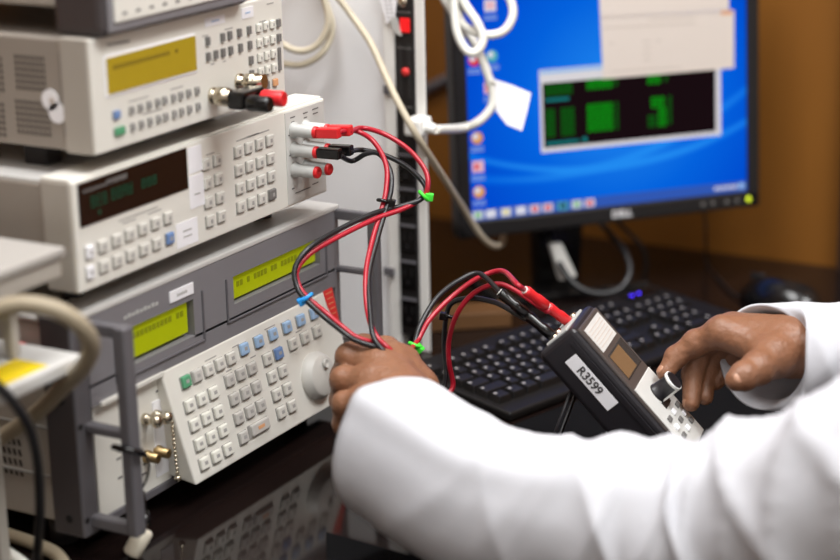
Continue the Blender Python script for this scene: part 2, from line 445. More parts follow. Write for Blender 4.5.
kw, kg, kb_, kgr, kd = wkey('keywhite', g='glyphlight'), wkey('keygrey'), wkey('keyblue', g='glyphlight'), wkey('keygreen'), wkey('key')
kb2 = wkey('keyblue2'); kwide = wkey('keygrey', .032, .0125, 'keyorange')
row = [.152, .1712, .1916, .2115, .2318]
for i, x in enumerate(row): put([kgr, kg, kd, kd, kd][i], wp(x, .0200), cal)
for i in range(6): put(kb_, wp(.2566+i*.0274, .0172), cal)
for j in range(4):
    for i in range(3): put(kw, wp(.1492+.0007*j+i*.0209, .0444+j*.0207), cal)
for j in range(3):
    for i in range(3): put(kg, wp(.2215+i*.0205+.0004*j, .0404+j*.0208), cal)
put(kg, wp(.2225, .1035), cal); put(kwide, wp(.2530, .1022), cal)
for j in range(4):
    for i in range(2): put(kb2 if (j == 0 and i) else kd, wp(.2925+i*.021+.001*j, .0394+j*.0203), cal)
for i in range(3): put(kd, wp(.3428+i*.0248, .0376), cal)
# dial
dc = wp(.3715, .083)
mb = MB(); mb.lathe(dc, wn, [(0, .0265), (.006, .0265), (.007, .0245), (.0115, .0235), (.0130, .0215), (.0135, 0)], M['knob'], 40); dial = mb.build('dial', cal)
mb = MB(); mb.lathe(dc+wn*.0125+V((.004, 0, .0125)), wn, [(0, .0052), (.0022, .0052), (.0022, .0040), (.0012, .003), (.0008, 0)], M['knob'], 20); mb.build('finger_dimple', dial)
mb = MB(); mb.prism([wp(.4205, -.0005, .0003), wp(.4395, -.0005, .0003), wp(.4395, .052, .0003), wp(.431, .040, .0003), wp(.4225, .016, .0003)], wn*.0004, M['sticker'])
for k in range(5): mb.box(wp(.424+.001*k, .004+k*.006, .0007)-V((0, .0001, .0006)), wp(.437, .004+k*.006, .0007)+V((0, .0001, .0006)), M['keyorange'])
o = mb.build('warning_sticker', cal); o['label'] = 'red warning sticker at the right edge of the keypad'
# terminal panel on the lower left
mb = MB(); mb.box((.020, .014, .030), (.136, .035, .1475), M['cream'], .001)
mb.box((.110, .0128, .040), (.130, .0142, .120), M['white'])
for q in ((.05, .06), (.05, .08), (.048, .11), (.09, .06), (.088, .05), (.118, .128)):
    mb.box((q[0], .0135, q[1]), (q[0]+.007, .0141, q[1]+.002), M['glyph'])
mb.build('terminal_panel', cal)
for i, (x, z) in enumerate(((.0965, .1075), (.1135, .1055), (.096, .068), (.1135, .067))):
    mb = MB()
    mb.lathe((x, .014, z), (0, -1, 0), [(0, .006), (.006, .0055), (.007, .004), (.012, .004), (.013, .0062), (.016, .0068), (.0195, .0055), (.0215, 0)] if i < 2 else [(0, .0065), (.004, .0065), (.005, .0052), (.015, .005), (.0155, .003), (.012, 0)], M['brass'] if i > 1 else M['nickel'], 20)
    mb.build('terminal', cal)
mb = MB()
for k in range(13): mb.sphere((.1215+.0003*k, -.001, .0975-k*.0046), .0021, M['nickel'], n=10)
mb.sphere((.1255, -.001, .036), .0038, M['nickel'], n=12)
o = mb.build('bead_chain', cal)
# carrying handles on the front
def handle(x0, x1, dark):
    h = M['handle']; y0, y1 = -.047, -.034
    b = MB(); b.box((x0, y0, .03), (x1, y1, .2385), h, .003)
    b.build('handle_grip', cal)
    for (z0, z1) in ((.2265, .2385), (.127 if dark else .165, .136 if dark else .172), (.03, .042)):
        b = MB(); b.box((x0+.002, y1-.003, z0), (x1-.002, CY+.004, z1), M['handle'] if z0 > .05 else h, .002); b.build('handle_bar', cal)
handle(-.002, .014, True); handle(.450, .462, False)
for x in (CX0+.03, CX1-.03):
    for y in (.06, .42): mb = MB(); mb.rod((x, y, 0), (x, y, .031), .014, M['rubber'], .016); mb.build('foot', cal)
def grille(name, parent, X, y0, y1, z0, z1, ny, nz, slant=.25):
    b = MB(); dy = (y1-y0)/ny; dz = (z1-z0)/nz
    for i in range(ny):
        for j in range(nz):
            y = y0+i*dy; z = z0+j*dz
            b.prism([(X-.0004, y, z), (X-.0004, y+dy*.55, z), (X-.0004, y+dy*(.55+slant), z+dz*.62), (X-.0004, y+dy*slant, z+dz*.62)], (.0012, 0, 0), M['vent'])
    return b.build(name, parent)
grille('vent_grille', cal, CX0+.006, .085, .118, .07, .112, 5, 4); grille('vent_grille', cal, CX0+.006, .125, .36, .07, .112, 26, 4)

# ================================================================== BENCH MULTIMETER (middle)
MX0, MX1, MZ0, MZ1 = -.004, .4255, .265, .3715
mid = thing('bench_multimeter', 'cream bench multimeter with long black display, in the middle of the stack', 'instrument', (.213, .2, .2376))
mb = MB(); mb.box((MX0+.004, .034, MZ0+.006), (MX1-.004, .44, MZ1-.006), M['creamside'], .002)
mb.box((MX0+.0025, .045, .305), (MX0+.0045, .43, .309), M['glyph'])
mb.rod((MX0+.003, .06, .287), (MX0+.006, .06, .287), .006, M['dark']); mb.box((MX0+.003, .085, .278), (MX0+.0045, .2, .3), M['putty'], .001)
mb.build('chassis', mid)
mb = MB(); mb.box((MX0+.005, .036, MZ1-.006), (MX1-.005, .438, MZ1-.003), M['lid']); mb.build('lid', mid)
mb = MB(); mb.box((MX0, -.001, MZ0), (MX1, .034, MZ1), M['putty'], .003)
mb.box((MX0+.001, .0, MZ1-.001), (MX1-.001, .034, MZ1+.0015), M['cream'], .001); mb.build('bezel', mid)
mb = MB(); mb.box((MX0+.001, -.004, MZ0+.001), (MX1-.001, .002, MZ1-.0005), M['cream'], .0015)
mb.box((.346, -.0048, MZ0+.004), (.4215, -.0035, MZ1-.003), M['postzone'])
def scrib(b, x, z, w, y, m='glyphlight', h=.0013): b.box((x-w/2, y-.0003, z-h/2), (x+w/2, y+.0002, z+h/2), M[m])
for x, z, w in ((.21, .3535, .014), (.286, .3575, .022), (.286, .3570, .06), (.09, .3200, .06), (.075, .3165, .02), (.115, .3165, .02), (.36, .362, .009), (.385, .362, .009), (.405, .363, .012), (.36, .357, .006), (.385, .357, .006), (.405, .358, .010), (.352, .344, .003), (.352, .322, .003), (.354, .30, .004), (.375, .279, .03), (.356, .285, .005), (.40, .281, .012)):
    scrib(mb, x, z, w, -.0048 if x > .346 else -.004, 'glyph' if x > .346 else 'glyphlight')
mb.build('front_panel', mid)
mb = MB(); mb.box((.0035, -.0052, .327), (.1700, -.003, .368), M['window'], .0006)
for k in range(8): mb.box((.010+k*.0052, -.0055, .3585), (.0138+k*.0052, -.005, .361), M['glyph'])
for k in range(7): mb.box((.044+k*.0045, -.0055, .3590-.0005*(k % 2)), (.0475+k*.0045, -.005, .3635), M['glyph'])
def digit(b, x, z, w=.006, h=.011):
    for (a, c, d, e) in ((0, 0, w, .0012), (0, h-.0012, w, .0012), (0, 0, .0012, h), (w-.0012, 0, .0012, h), (0, h/2, w, .0012)):
        if random.random() < .9: b.box((x+a, -.0056, z+c), (x+a+d, -.0051, z+c+e), M['digit'])
for k in range(3): digit(mb, .020+k*.0085, .342)
for k in range(4): digit(mb, .050+k*.0085, .3425)
mb.box((.030, -.0056, .334), (.033, -.0051, .338), M['digit'])
for k in range(3): digit(mb, .096+k*.0085, .3435, .006, .009)
mb.build('display', mid)
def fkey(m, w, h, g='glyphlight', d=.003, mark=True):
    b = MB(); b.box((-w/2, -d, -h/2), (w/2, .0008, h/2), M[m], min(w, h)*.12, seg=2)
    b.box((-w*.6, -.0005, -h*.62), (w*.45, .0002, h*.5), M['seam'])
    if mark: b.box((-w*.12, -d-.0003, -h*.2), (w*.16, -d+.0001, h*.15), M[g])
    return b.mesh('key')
k1 = fkey('key', .0125, .0115); k1b = fkey('keyblue2', .0115, .0115); k1d = fkey('keydark', .0125, .0115); k1w = fkey('white', .010, .0125); kl = fkey('key', .0125, .0115, 'glyphlight')
yk = -.004
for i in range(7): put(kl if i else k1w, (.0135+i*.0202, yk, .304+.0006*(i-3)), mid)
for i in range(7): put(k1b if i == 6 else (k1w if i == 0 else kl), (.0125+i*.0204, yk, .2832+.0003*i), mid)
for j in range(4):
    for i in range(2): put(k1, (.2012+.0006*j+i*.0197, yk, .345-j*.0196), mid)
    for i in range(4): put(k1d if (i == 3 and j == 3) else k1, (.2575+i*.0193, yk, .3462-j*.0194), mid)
for x0, x1, z0, z1, rows in ((.147, .182, .2705, .2955, 2), (.173, .195, .3405, .3665, 0), (.172, .196, .305, .338, 1)):
    mb = MB(); mb.box((x0, -.0046, z0), (x1, -.0036, z1), M['white'])
    for k in range(rows): scrib(mb, (x0+x1)/2, (z0+z1)/2-.003+k*.006, (x1-x0)*.4, -.0046)
    mb.build('sticker', mid)
posts = [(.3605, .348), (.3605, .3265), (.3605, .3045), (.3835, .346), (.3835, .325), (.3835, .303)]
for (x, z) in posts:
    mb = MB(); mb.lathe((x, yk, z), (0, -1, 0), [(0, .009), (.003, .0088), (.005, .0070), (.027, .0068), (.028, .0062), (.028, 0)], M['grey'], 24); ob = mb.build('binding_post', mid)
    mb = MB(); mb.lathe((x, yk-.0275, z), (0, -1, 0), [(0, .0066), (.003, .0064), (.004, .0056), (.004, .003), (.001, .0025), (.001, 0)], M['red'], 20); mb.build('red_tip', ob)
for x in (.05, .375):
    for y in (.05, .40): mb = MB(); mb.rod((x, y, .2376), (x, y, MZ0+.006), .010, M['rubber'], .012); mb.build('foot', mid)

mid.location.y += .0035        # its face stands a little behind the counter's
# ================================================================== FREQUENCY COUNTER (third)
TX0, TX1, TY, TZ0, TZ1 = .024, .337, -.006, .3915, .4965
top = thing('frequency_counter', 'cream counter with olive display and vented side, third in the stack', 'instrument', (.186, .16, MZ1))
mb = MB(); mb.box((TX0+.001, TY+.03, TZ0+.001), (TX1-.001, .33, TZ1-.001), M['creamside'], .002)
p0, p1 = onx(58, 54, TX0), onx(78, 138, TX0)
for (a, b) in (((p1.y, p1.z), (p0.y, p1.z+.0012)), ((p1.y, p0.z), (p0.y, p0.z+.0012)), ((p0.y-.0012, p1.z), (p0.y, p0.z)), ((p1.y, p1.z), (p1.y+.0012, p0.z))):
    mb.box((TX0+.0004, a[0], a[1]), (TX0+.0012, b[0], b[1]), M['glyph'])
mb.build('case', top)
mb = MB(); mb.box((TX0-.001, TY, TZ0-.001), (TX1+.001, TY+.032, TZ1+.001), M['putty'], .002); mb.build('bezel', top)
mb = MB(); mb.box((TX0, TY-.003, TZ0), (TX1, TY+.001, TZ1), M['cream'], .0012)
for k in range(10): scrib(mb, .05+k*.0034, .489-.0002*k, .0026, TY-.003, 'glyph', .002)
for x, z, w in ((.24, .4748, .014), (.2, .474, .010), (.30, .4735, .012), (.315, .4895, .012), (.21, .4445, .006), (.23, .444, .005), (.09, .4315, .03), (.15, .4315, .02), (.11, .416, .03), (.21, .4480, .0012)): scrib(mb, x, z, w, TY-.003)
mb.build('front_panel', top)
mb = MB(); mb.box((.0425, TY-.0042, .441), (.183, TY-.002, .4792), M['white'], .001)
mb.box((.0447, TY-.0048, .4438), (.1817, TY-.004, .4770), M['olive'])
for k in range(14): mb.box((.054+k*.0062, TY-.0052, .4655), (.058+k*.0062, TY-.0047, .4690), M['oliveglyph'])
mb.box((.148, TY-.0052, .4655), (.152, TY-.0047, .4690), M['oliveglyph'])
mb.build('display', top)
ty = TY-.003
ks = fkey('glyphlight', .0052, .0075, 'glyphdark', .0028); kkb = fkey('keyblue2', .009, .0075, 'glyph', .0028, False); kkg = fkey('keygreen', .014, .0075, 'glyph', .0028, False)
kgd = fkey('keydark', .0052, .0082, 'glyph', .003, False); kwt = fkey('keywhite', .0072, .0085, 'glyphlight'); kor = fkey('keyorange', .0075, .0075, 'glyph', .003, False)
xs = [.0553, .0778, .0909, .1042, .1176, .1287, .1426, .1543, .167, .1811]
for i, x in enumerate(xs):
    put(kkb if i == 0 else ks, (x, ty, .4234), top); put(kkg if i == 0 else ks, (x+(.003 if i == 0 else 0), ty, .4076), top)
for x in (.2025, .2278, .24, .2567, .2738): put(kgd, (x, ty, .4684), top)
for x in (.2022, .2149, .2273, .2402, .2574, .2741): put(kgd, (x, ty, .4533), top)
for j, z in enumerate((.4682, .4528, .4377, .4231)):
    for x in (.2915, .3041, .3162): put(kwt, (x, ty, z), top)
for z in (.468, .4527): put(kgd, (.3273, ty, z), top)
for z in (.4378, .4236): put(kgd, (.275, ty, z), top)
b = MB(); b.box((-.002, -.0025, -.012), (.002, .0008, .012), M['keydark'], .0008); put(b.mesh('key'), (.3268, ty, .4305), top)
for x in (.2895, .3022): put(kgd, (x, ty, .4075), top)
put(kor, (.3168, ty, .4078), top)
for x0, x1, z0, z1 in ((.2005, .2335, .4822, .4905), (.263, .2835, .4808, .4915)):
    mb = MB(); mb.box((x0, TY-.0038, z0), (x1, TY-.0026, z1), M['white']); scrib(mb, (x0+x1)/2, (z0+z1)/2, (x1-x0)*.4, TY-.0038, 'keyblue'); mb.build('sticker', top)
for (x, z) in ((.2075, .4135), (.2535, .4195)):
    mb = MB(); mb.lathe((x, ty, z), (0, -1, 0), [(0, .0085), (.003, .0085), (.0035, .0065), (.014, .0065), (.014, .004), (.008, .0035), (.008, 0)], M['nickel'], 24)
    mb.box((x-.0085, ty-.011, z-.001), (x+.0085, ty-.009, z+.001), M['nickel'])
    mb.build('coaxial_socket', top)
for (a, b_) in (((12, 52), (46, 92)), ((13, 97), (51, 137)), ((-34, 52), (4, 92)), ((-34, 97), (6, 137))):
    q, w = onx(a[0], a[1], TX0), onx(b_[0], b_[1], TX0); grille('vent_grille', top, TX0+.001, w.y, q.y, w.z, q.z, 8, 6, .2)
mb = MB()
for (px, py, rr) in ((50, 100, .0098), (57, 113, .0098)):
    q = onx(px, py, TX0); mb.rod((TX0-.0003, q.y, q.z), (TX0+.001, q.y, q.z), rr, M['white'])
q = onx(52, 101, TX0); mb.rod((TX0-.0005, q.y, q.z), (TX0, q.y, q.z), .0030, M['papershade'])
o = mb.build('sticker', top); o['label'] = 'round white inspection stickers on the vented side'
for x in (.06, .31):
    for y in (.085, .28): mb = MB(); mb.box((x-.012, y-.014, MZ1-.003 if y > .036 else MZ1+.0015), (x+.012, y+.014, TZ0+.001), M['rubber'], .002); mb.build('foot', top)

# adapter on the counter's sockets: black and red insulated posts
ad = thing('binding_post_adapter', 'nickel plug adapter with black and red posts, on the counter\'s front sockets', 'adapter', (.2075, TY-.02, .4135))
mb = MB(); mb.lathe((.2075, TY-.010, .4135), (0, -1, 0), [(0, .0095), (.011, .0095), (.012, .008), (.016, .008), (.016, 0)], M['nickel'], 28); mb.build('coupling', ad)
mb = MB(); mb.box((.2005, TY-.044, .4025), (.240, TY-.024, .4205), M['blackgloss'], .003); mb.build('body', ad)
q1 = ony(233, 100, -.055); q2 = ony(274, 103, -.085)
mb = MB(); mb.lathe(V((.207, -.052, .4095)), (.12, -1, 0), [(0, .0075), (.003, .0085), (.012, .0078), (.021, .008), (.024, .007), (.024, .004), (.021, 0)], M['blackgloss'], 24); mb.build('black_post', ad)
mb = MB(); mb.lathe(V((.2315, -.052, .4105)), (.12, -1, 0), [(0, .0075), (.003, .0085), (.012, .0078), (.021, .008), (.024, .007), (.024, .004), (.021, 0)], M['red'], 24); mb.build('red_post', ad)
mb = MB(); mb.lathe((.2535, TY-.013, .4195), (.1, -1, .1), [(0, .009), (.012, .009), (.0125, .0075), (.02, .0075), (.02, 0)], M['nickel'], 24); mb.build('side_coupling', ad)

# ================================================================== TOPMOST INSTRUMENT
BX0, BX1, BZ = .030, .262, TZ1+.001
tm = thing('bench_meter', 'charcoal framed white instrument on top of the stack, cut off by the picture edge', 'instrument', (.146, .12, BZ))
mb = MB(); mb.box((BX0, -.022, BZ), (BX1, .036, BZ+.10), M['darkbez'], .008, seg=3); mb.build('rubber_bumper', tm)
mb = MB(); mb.box((BX0+.006, -.0245, BZ+.004), (BX1-.006, -.02, BZ+.096), M['greybez'], .002); mb.build('front_frame', tm)
mb = MB(); mb.box((BX0+.012, -.0268, BZ+.013), (BX1-.022, -.0235, BZ+.09), M['cream'], .001)
for k in range(9): mb.box((BX0+.022+k*.02, -.0272, BZ+.019), (BX0+.028+k*.02, -.0266, BZ+.0215), M['glyph'])
mb.build('front_panel', tm)
mb = MB(); mb.box((BX0+.006, .036, BZ+.024), (BX1-.006, .27, BZ+.095), M['putty'], .004); mb.build('case', tm)
for x in (BX0+.03, BX1-.03): mb = MB(); mb.box((x-.012, .22, BZ), (x+.012, .25, BZ+.025), M['rubber'], .002); mb.build('foot', tm)

# ================================================================== GREY TEST FIXTURE at the left
GX0, GX1, GY0, GY1 = -.20, -.052, -.03, .22
zt = ony(66, 246, GY0).z; zb = ony(75, 350, GY0).z
fx = thing('test_fixture', 'grey open test fixture with a yellow sticker on its tray, left of the calibrator', 'fixture', (-.12, .1, 0))
mb = MB(); mb.box((GX0-.1, GY0, zt-.010), (GX1, GY1, zt), M['greybox'], .003); mb.box((GX0-.1, GY0+.004, zt-.028), (GX1-.003, GY1-.004, zt-.0101), M['putty'], .002); mb.build('top_plate', fx)
mb = MB(); mb.box((-.172, GY0-.012, zb-.014), (GX1-.002, GY1, zb), M['lid'], .003); tr = mb.build('tray', fx)
mb = MB(); mb.box((-.163, GY0-.006, zb-.0005), (-.095, GY0+.03, zb+.0008), M['yellow']); o = mb.build('sticker', tr); o['label'] = 'yellow sticker on the front of the tray'
mb = MB(); mb.box((-.172, .075, zb), (-.075, .085, zt-.028), M['greybox']); bp = mb.build('back_panel', fx)
q = ony(12, 346, .072); mb = MB(); mb.rod((q.x, .076, q.z), (q.x, .058, q.z), .0055, M['red']); o = mb.build('terminal', fx)
for (x, y) in ((-.098, GY0+.03), (-.172, .18), (-.075, .18)): mb = MB(); mb.box((x, y, zb-.0005), (x+.011, y+.011, zt-.027), M['greybox'], .002); mb.build('post', fx)
for (x, y) in ((-.072, .06), (-.165, .19), (-.072, .19), (-.165, .0)): mb = MB(); mb.box((x, y, 0), (x+.014, y+.014, zb-.0135), M['putty'], .002); mb.build('leg', fx)

def cable(name, label, pts, r, m, cat='cable', group=None, n=12, res=8):
    b = MB(); b.tube(pts, r, M[m], n, res); o = b.build(name); tag(o, label, cat, group); return recenter(o, min(pts, key=lambda p: V(p).z))
cable('thick_cable', 'thick beige cable arching round the front of the grey test fixture',
      [at(-60, 340, 1.60), at(-20, 318, 1.59), at(14, 305, 1.585), at(50, 308, 1.585), at(78, 323, 1.595), at(91, 344, 1.62), at(84, 366, 1.66), at(62, 388, 1.72), at(30, 418, 1.79), at(-20, 450, 1.83), at(-60, 470, 1.86)], .0078, 'beigedark')
cable('hanging_cable', 'black cable hanging down in front of the calibrator\'s left side',
      [at(-40, 372, 1.60), at(-10, 380, 1.60), at(14, 403, 1.61), at(30, 430, 1.63), at(38, 465, 1.67), at(40, 510, 1.71), at(38, 545, 1.745), onz(34, 580, .005), onz(10, 610, .005)], .0045, 'blackcable')
cable('beige_cable', 'thick beige cable lying on the desk in the lower left corner', [onz(-50, 515, .0075), onz(0, 532, .0075), onz(35, 544, .0075), onz(58, 556, .0075), onz(66, 575, .0075), onz(60, 600, .0075)], .0068, 'beigedark')
cable('white_cable', 'pale grey cable lying on the desk below the beige one', [onz(-40, 533, .0065), onz(-5, 547, .0065), onz(18, 560, .0065), onz(40, 580, .0065)], .006, 'cord')

# small cap dangling from the calibrator's left handle
ca = thing('dust_cap', 'small white cylindrical cap dangling from the calibrator\'s left handle', 'cap', at(138, 540, 1.84))
mb = MB(); mb.rod(at(131, 555, 1.83), at(145, 529, 1.83), .0092, M['cap'], n=28, bevel=.002); mb.build('barrel', ca)
mb = MB(); mb.rod(at(146, 526, 1.832), at(144, 512, 1.838), .0055, M['blackgloss']); mb.rod(at(144, 512, 1.838), at(140, 492, 1.84), .0035, M['blackgloss'], .005); mb.build('strain_relief', ca)
mb = MB(); mb.tube([at(139, 494, 1.838), at(146, 480, 1.82), at(149, 464, 1.815), at(142, 450, 1.805), at(128, 446, 1.80), at(118, 452, 1.80)], .0011, M['blackcable'], 8); mb.build('cord', ca)
mb = MB(); mb.tube([V((-.006, -.0505, .122)), V((.012, -.0505, .112)), V((.012, -.030, .112)), V((-.006, -.030, .122))], .003, M['blackgloss'], 10, 6, closed=True); mb.build('clip', ca)

# ================================================================== RACK PANEL and POWER STRIP
RX = .68
yl = onx(388, 150, RX).y; ys0 = onx(397, 150, RX-.008).y; ys1 = onx(416.5, 150, RX-.008).y; yr = onx(426, 150, RX-.008).y
rk = thing('equipment_rack', 'tall pale grey equipment rack standing behind the instrument stack', 'rack', (RX, .2, 0))
mb = MB(); mb.box((RX, yl, 0), (RX+.02, .46, 1.1), M['rack'], .002); mb.box((RX+.02, .44, 0), (RX+.4, .46, 1.1), M['rack']); mb.build('side_panel', rk)
mb = MB(); mb.box((RX-.008, ys0, 0), (RX+.02, yl-.0012, 1.1), M['flange'], .0015); mb.build('flange', rk)
mb = MB(); mb.box((RX-.008, yr, 0), (RX-.004, ys1, 1.1), M['flange'], .0015); mb.build('flange', rk)
mb = MB(); mb.box((RX+.012, ys1, 0), (RX+.02, ys0, 1.1), M['strip']); mb.build('channel_back', rk)
for py in (90, 272):
    q = onx(388, py, RX-.01); mb = MB(); mb.box((RX-.012, q.y-.009, q.z-.005), (RX-.0075, q.y+.006, q.z+.006), M['handle'], .001); mb.build('clip', rk)
sp = thing('power_strip', 'black vertical power strip with red switch, in the white rack channel', 'power strip', (RX, (ys0+ys1)/2, onx(407, 335, RX).z))
zb_ = onx(407, 335, RX-.01).z
mb = MB(); mb.box((RX-.009, ys1+.0006, zb_), (RX+.0118, ys0-.0006, 1.08), M['strip'], .001)
for py in (12, 48, 107, 200): q = onx(406, py, RX-.01); mb.box((RX-.0096, ys1+.003, q.z-.001), (RX-.0088, ys0-.003, q.z), M['glyph'])
for k in range(26):
    for s_ in (.006, .019): q = onx(406, 45+k*2.1, RX-.01); mb.box((RX-.0096, ys0-s_-.004, q.z-.0006), (RX-.0088, ys0-s_+.001, q.z+.0003), M['glyphdark'])
mb.build('body', sp)
yc = (ys0+ys1)/2
q = onx(407, 25, RX-.01); mb = MB(); mb.box((RX-.012, yc-.009, q.z-.009), (RX-.0088, yc+.004, q.z+.008), M['redlamp'], .001); mb.build('rocker_switch', sp)
q = onx(407, 72, RX-.01); mb = MB(); mb.lathe((RX-.009, yc-.002, q.z), (-1, 0, 0), [(0, .005), (.003, .005), (.004, .003), (.005, 0)], M['sticker']); mb.build('indicator_lamp', sp)
q = onx(407, 2, RX-.01); mb = MB(); mb.lathe((RX-.009, yc, q.z), (-1, 0, 0), [(0, .006), (.003, .006), (.004, 0)], M['nickel']); mb.build('screw', sp)
for py in (160, 194, 230, 266, 303):
    q = onx(407, py+9, RX-.01); z = q.z; mb = MB()
    mb.box((RX-.0115, yc-.0115, z-.017), (RX-.0088, yc+.0115, z+.017), M['blackgloss'], .0015)
    for s_ in (-.005, .005): mb.box((RX-.0119, yc+s_-.001, z-.001), (RX-.0112, yc+s_+.001, z+.009), M['dark'])
    mb.rod((RX-.0119, yc, z-.009), (RX-.0112, yc, z-.009), .0025, M['dark']); mb.box((RX-.0135, yc-.0115, z+.0165), (RX-.0088, yc+.0115, z+.0185), M['handle'])
    mb.build('outlet', sp)
# white plug, its cord and its tag
pc = thing('power_cable', 'white power cord looping down past the monitor to its white plug', 'cord', at(430, 126, 2.38))
q = onx(423, 124, RX-.013)
mb = MB(); mb.box((q.x-.028, q.y-.012, q.z-.011), (q.x+.003, q.y+.012, q.z+.011), M['whiteplastic'], .004); mb.rod(V((q.x-.012, q.y-.011, q.z)), V((q.x-.014, q.y-.026, q.z-.002)), .008, M['whiteplastic'], .0055, bevel=.001); mb.build('plug', pc)
W = 2.37
P0 = V((q.x-.014, q.y-.024, q.z-.002))
pts = [P0, at(462, 128, W), at(478, 122, W), at(491, 108, W), at(493, 93, W), at(487, 72, W), at(479, 52, W), at(470, 36, W), at(456, 12, W+.01), at(446, -12, W+.02), at(448, -34, W), at(466, -40, W-.02), at(488, -28, W-.03), at(506, -8, W-.03), at(513, 12, W-.03), at(505, 30, W-.03), at(487, 35, W-.03), at(466, 27, W-.03), at(450, 8, W-.03), at(438, -14, W-.03), at(434, -40, W-.02), at(444, -50, W), at(452, -20, W-.04), at(454, 8, W-.045), at(457, 32, W-.045), at(466, 50, W-.045), at(476, 52, W-.045), at(483, 40, W-.045), at(477, 22, W-.045), at(465, 4, W-.04), at(455, -20, W-.04), at(452, -50, W-.03)]
mb = MB(); mb.tube(pts, .0055, M['cord'], 12, 8); mb.build('cable', pc)
pts = [at(458, -20, W-.055), at(468, 5, W-.055), at(484, 24, W-.055), at(500, 36, W-.05)]
mb = MB(); mb.prism([at(494, 79, W-.006), at(512, 85, W-.012), at(531, 93, W-.016), at(527, 112, W-.016), at(522, 131, W-.014), at(507, 125, W-.01), at(496, 111, W-.006)], FW*.0008, M['white'])
o = mb.build('paper_tag', pc)
mb = MB(); mb.tube([at(488, 84, W-.004), at(494, 82, W-.008), at(497, 88, W-.002), at(490, 90, W+.006)], .0012, M['cord'], 6, 6, closed=True); mb.build('tag_tie', pc)
# beige cables over the panel
def bp_(pts): return [at(*p) for p in pts]
cable('coiled_cable', 'beige cable coiled in a double loop beside the top instruments', bp_([(170, 0, 2.40), (215, 22, 2.38), (250, 44, 2.36), (268, 57, 2.36), (285, 64, 2.35), (305, 64, 2.34), (323, 52, 2.33), (332, 30, 2.33), (327, 6, 2.33), (310, -25, 2.34), (285, -30, 2.34), (258, -8, 2.34), (262, 25, 2.34), (284, 45, 2.335), (302, 51, 2.33), (318, 44, 2.325), (328, 24, 2.32), (324, -2, 2.32), (312, -30, 2.32), (300, -90, 2.34), (296, -160, 2.37)]), .0042, 'beige')
cable('loose_cable', 'long beige cable running down across the rack to the monitor corner', bp_([(318, -25, 2.29), (335, -6, 2.285), (352, 16, 2.285), (370, 42, 2.27), (384, 72, 2.255), (399, 104, 2.235), (420, 141, 2.24), (445, 180, 2.33), (466, 213, 2.42), (482, 237, 2.46), (494, 246, 2.50), (502, 243, 2.57), (504, 230, 2.60)]), .0042, 'beige')
hg = thing('perforated_strip', 'white perforated plastic strip hanging over the rack\'s flange', 'strip', at(388, 22, 2.38))
mb = MB(); qs = [onx(376, -14, RX-.011), onx(395, -14, RX-.011), onx(397, 2, RX-.011), onx(395, 18, RX-.011), onx(387, 24, RX-.011), onx(381, 4, RX-.011)]; mb.prism(qs, (-.001, 0, 0), M['white'])
for k in range(5):
    for i in range(2): q = onx(386+i*4+k*.6, 1+k*4, RX-.012); mb.rod((RX-.0123, q.y, q.z), (RX-.0117, q.y, q.z), .0011, M['glyph'], n=10)
mb.build('strip', hg)
mb = MB(); mb.prism([onx(389, 19, RX-.012), onx(397, 17, RX-.012), onx(402, 36, RX-.012), onx(396, 34, RX-.012)], (-.001, 0, 0), M['grey']); mb.build('plastic_tail', hg)
q0, q1 = onx(424, 90, XW-.012), onx(456, 74, XW-.012)
cable('wall_pipe', 'grey pipe on the wooden wall between rack and monitor', [q0+(q0-q1)*2, q0, q1, q1+(q1-q0)*2.2], .0075, 'handle', 'pipe')

# ================================================================== MONITOR
MO = at(460, 240, 2.5); ang = R(-41.03); tl = R(4)
mu = V((math.cos(ang), math.sin(ang), 0)); mnh = V((mu.y, -mu.x, 0)); mv = (V((0, 0, 1))*math.cos(tl) - mnh*math.sin(tl)).normalized(); mn = mu.cross(mv)
MM = Matrix((mu, mv, mn)).transposed().to_4x4(); MM.translation = MO
WID, HEI = .4440, .355
mon = thing('monitor', 'black desktop monitor showing a blue desktop, on the back of the desk', 'monitor', mtx=MM)
def mp(u, v, n=0): return MO+mu*u+mv*v+mn*n
def muv(px, py, n=-.0035):
    p = onplane(px, py, MO+mn*n, mn)-MO; return p.dot(mu), p.dot(mv)
def L(b, u0, v0, u1, v1, n0, n1, m, bev=0): b.box((u0, v0, n0), (u1, v1, n1), m, bev)
SL, SR, SB, ST = .0185, WID-.0185, .0225, HEI-.018
b = MB()
L(b, 0, 0, WID, SB, -.03, 0, M['monitor'], .003); L(b, 0, ST, WID, HEI, -.03, 0, M['monitor'], .003)
L(b, 0, 0, SL, HEI, -.03, 0, M['monitor'], .003); L(b, SR, 0, WID, HEI, -.03, 0, M['monitor'], .003)
b.build('bezel', mon, False)
b = MB(); L(b, .004, .004, WID-.004, HEI-.004, -.042, -.012, M['monitor'], .004); L(b, .06, .05, WID-.06, HEI-.05, -.065, -.04, M['monitor'], .008); b.build('back_shell', mon, False)
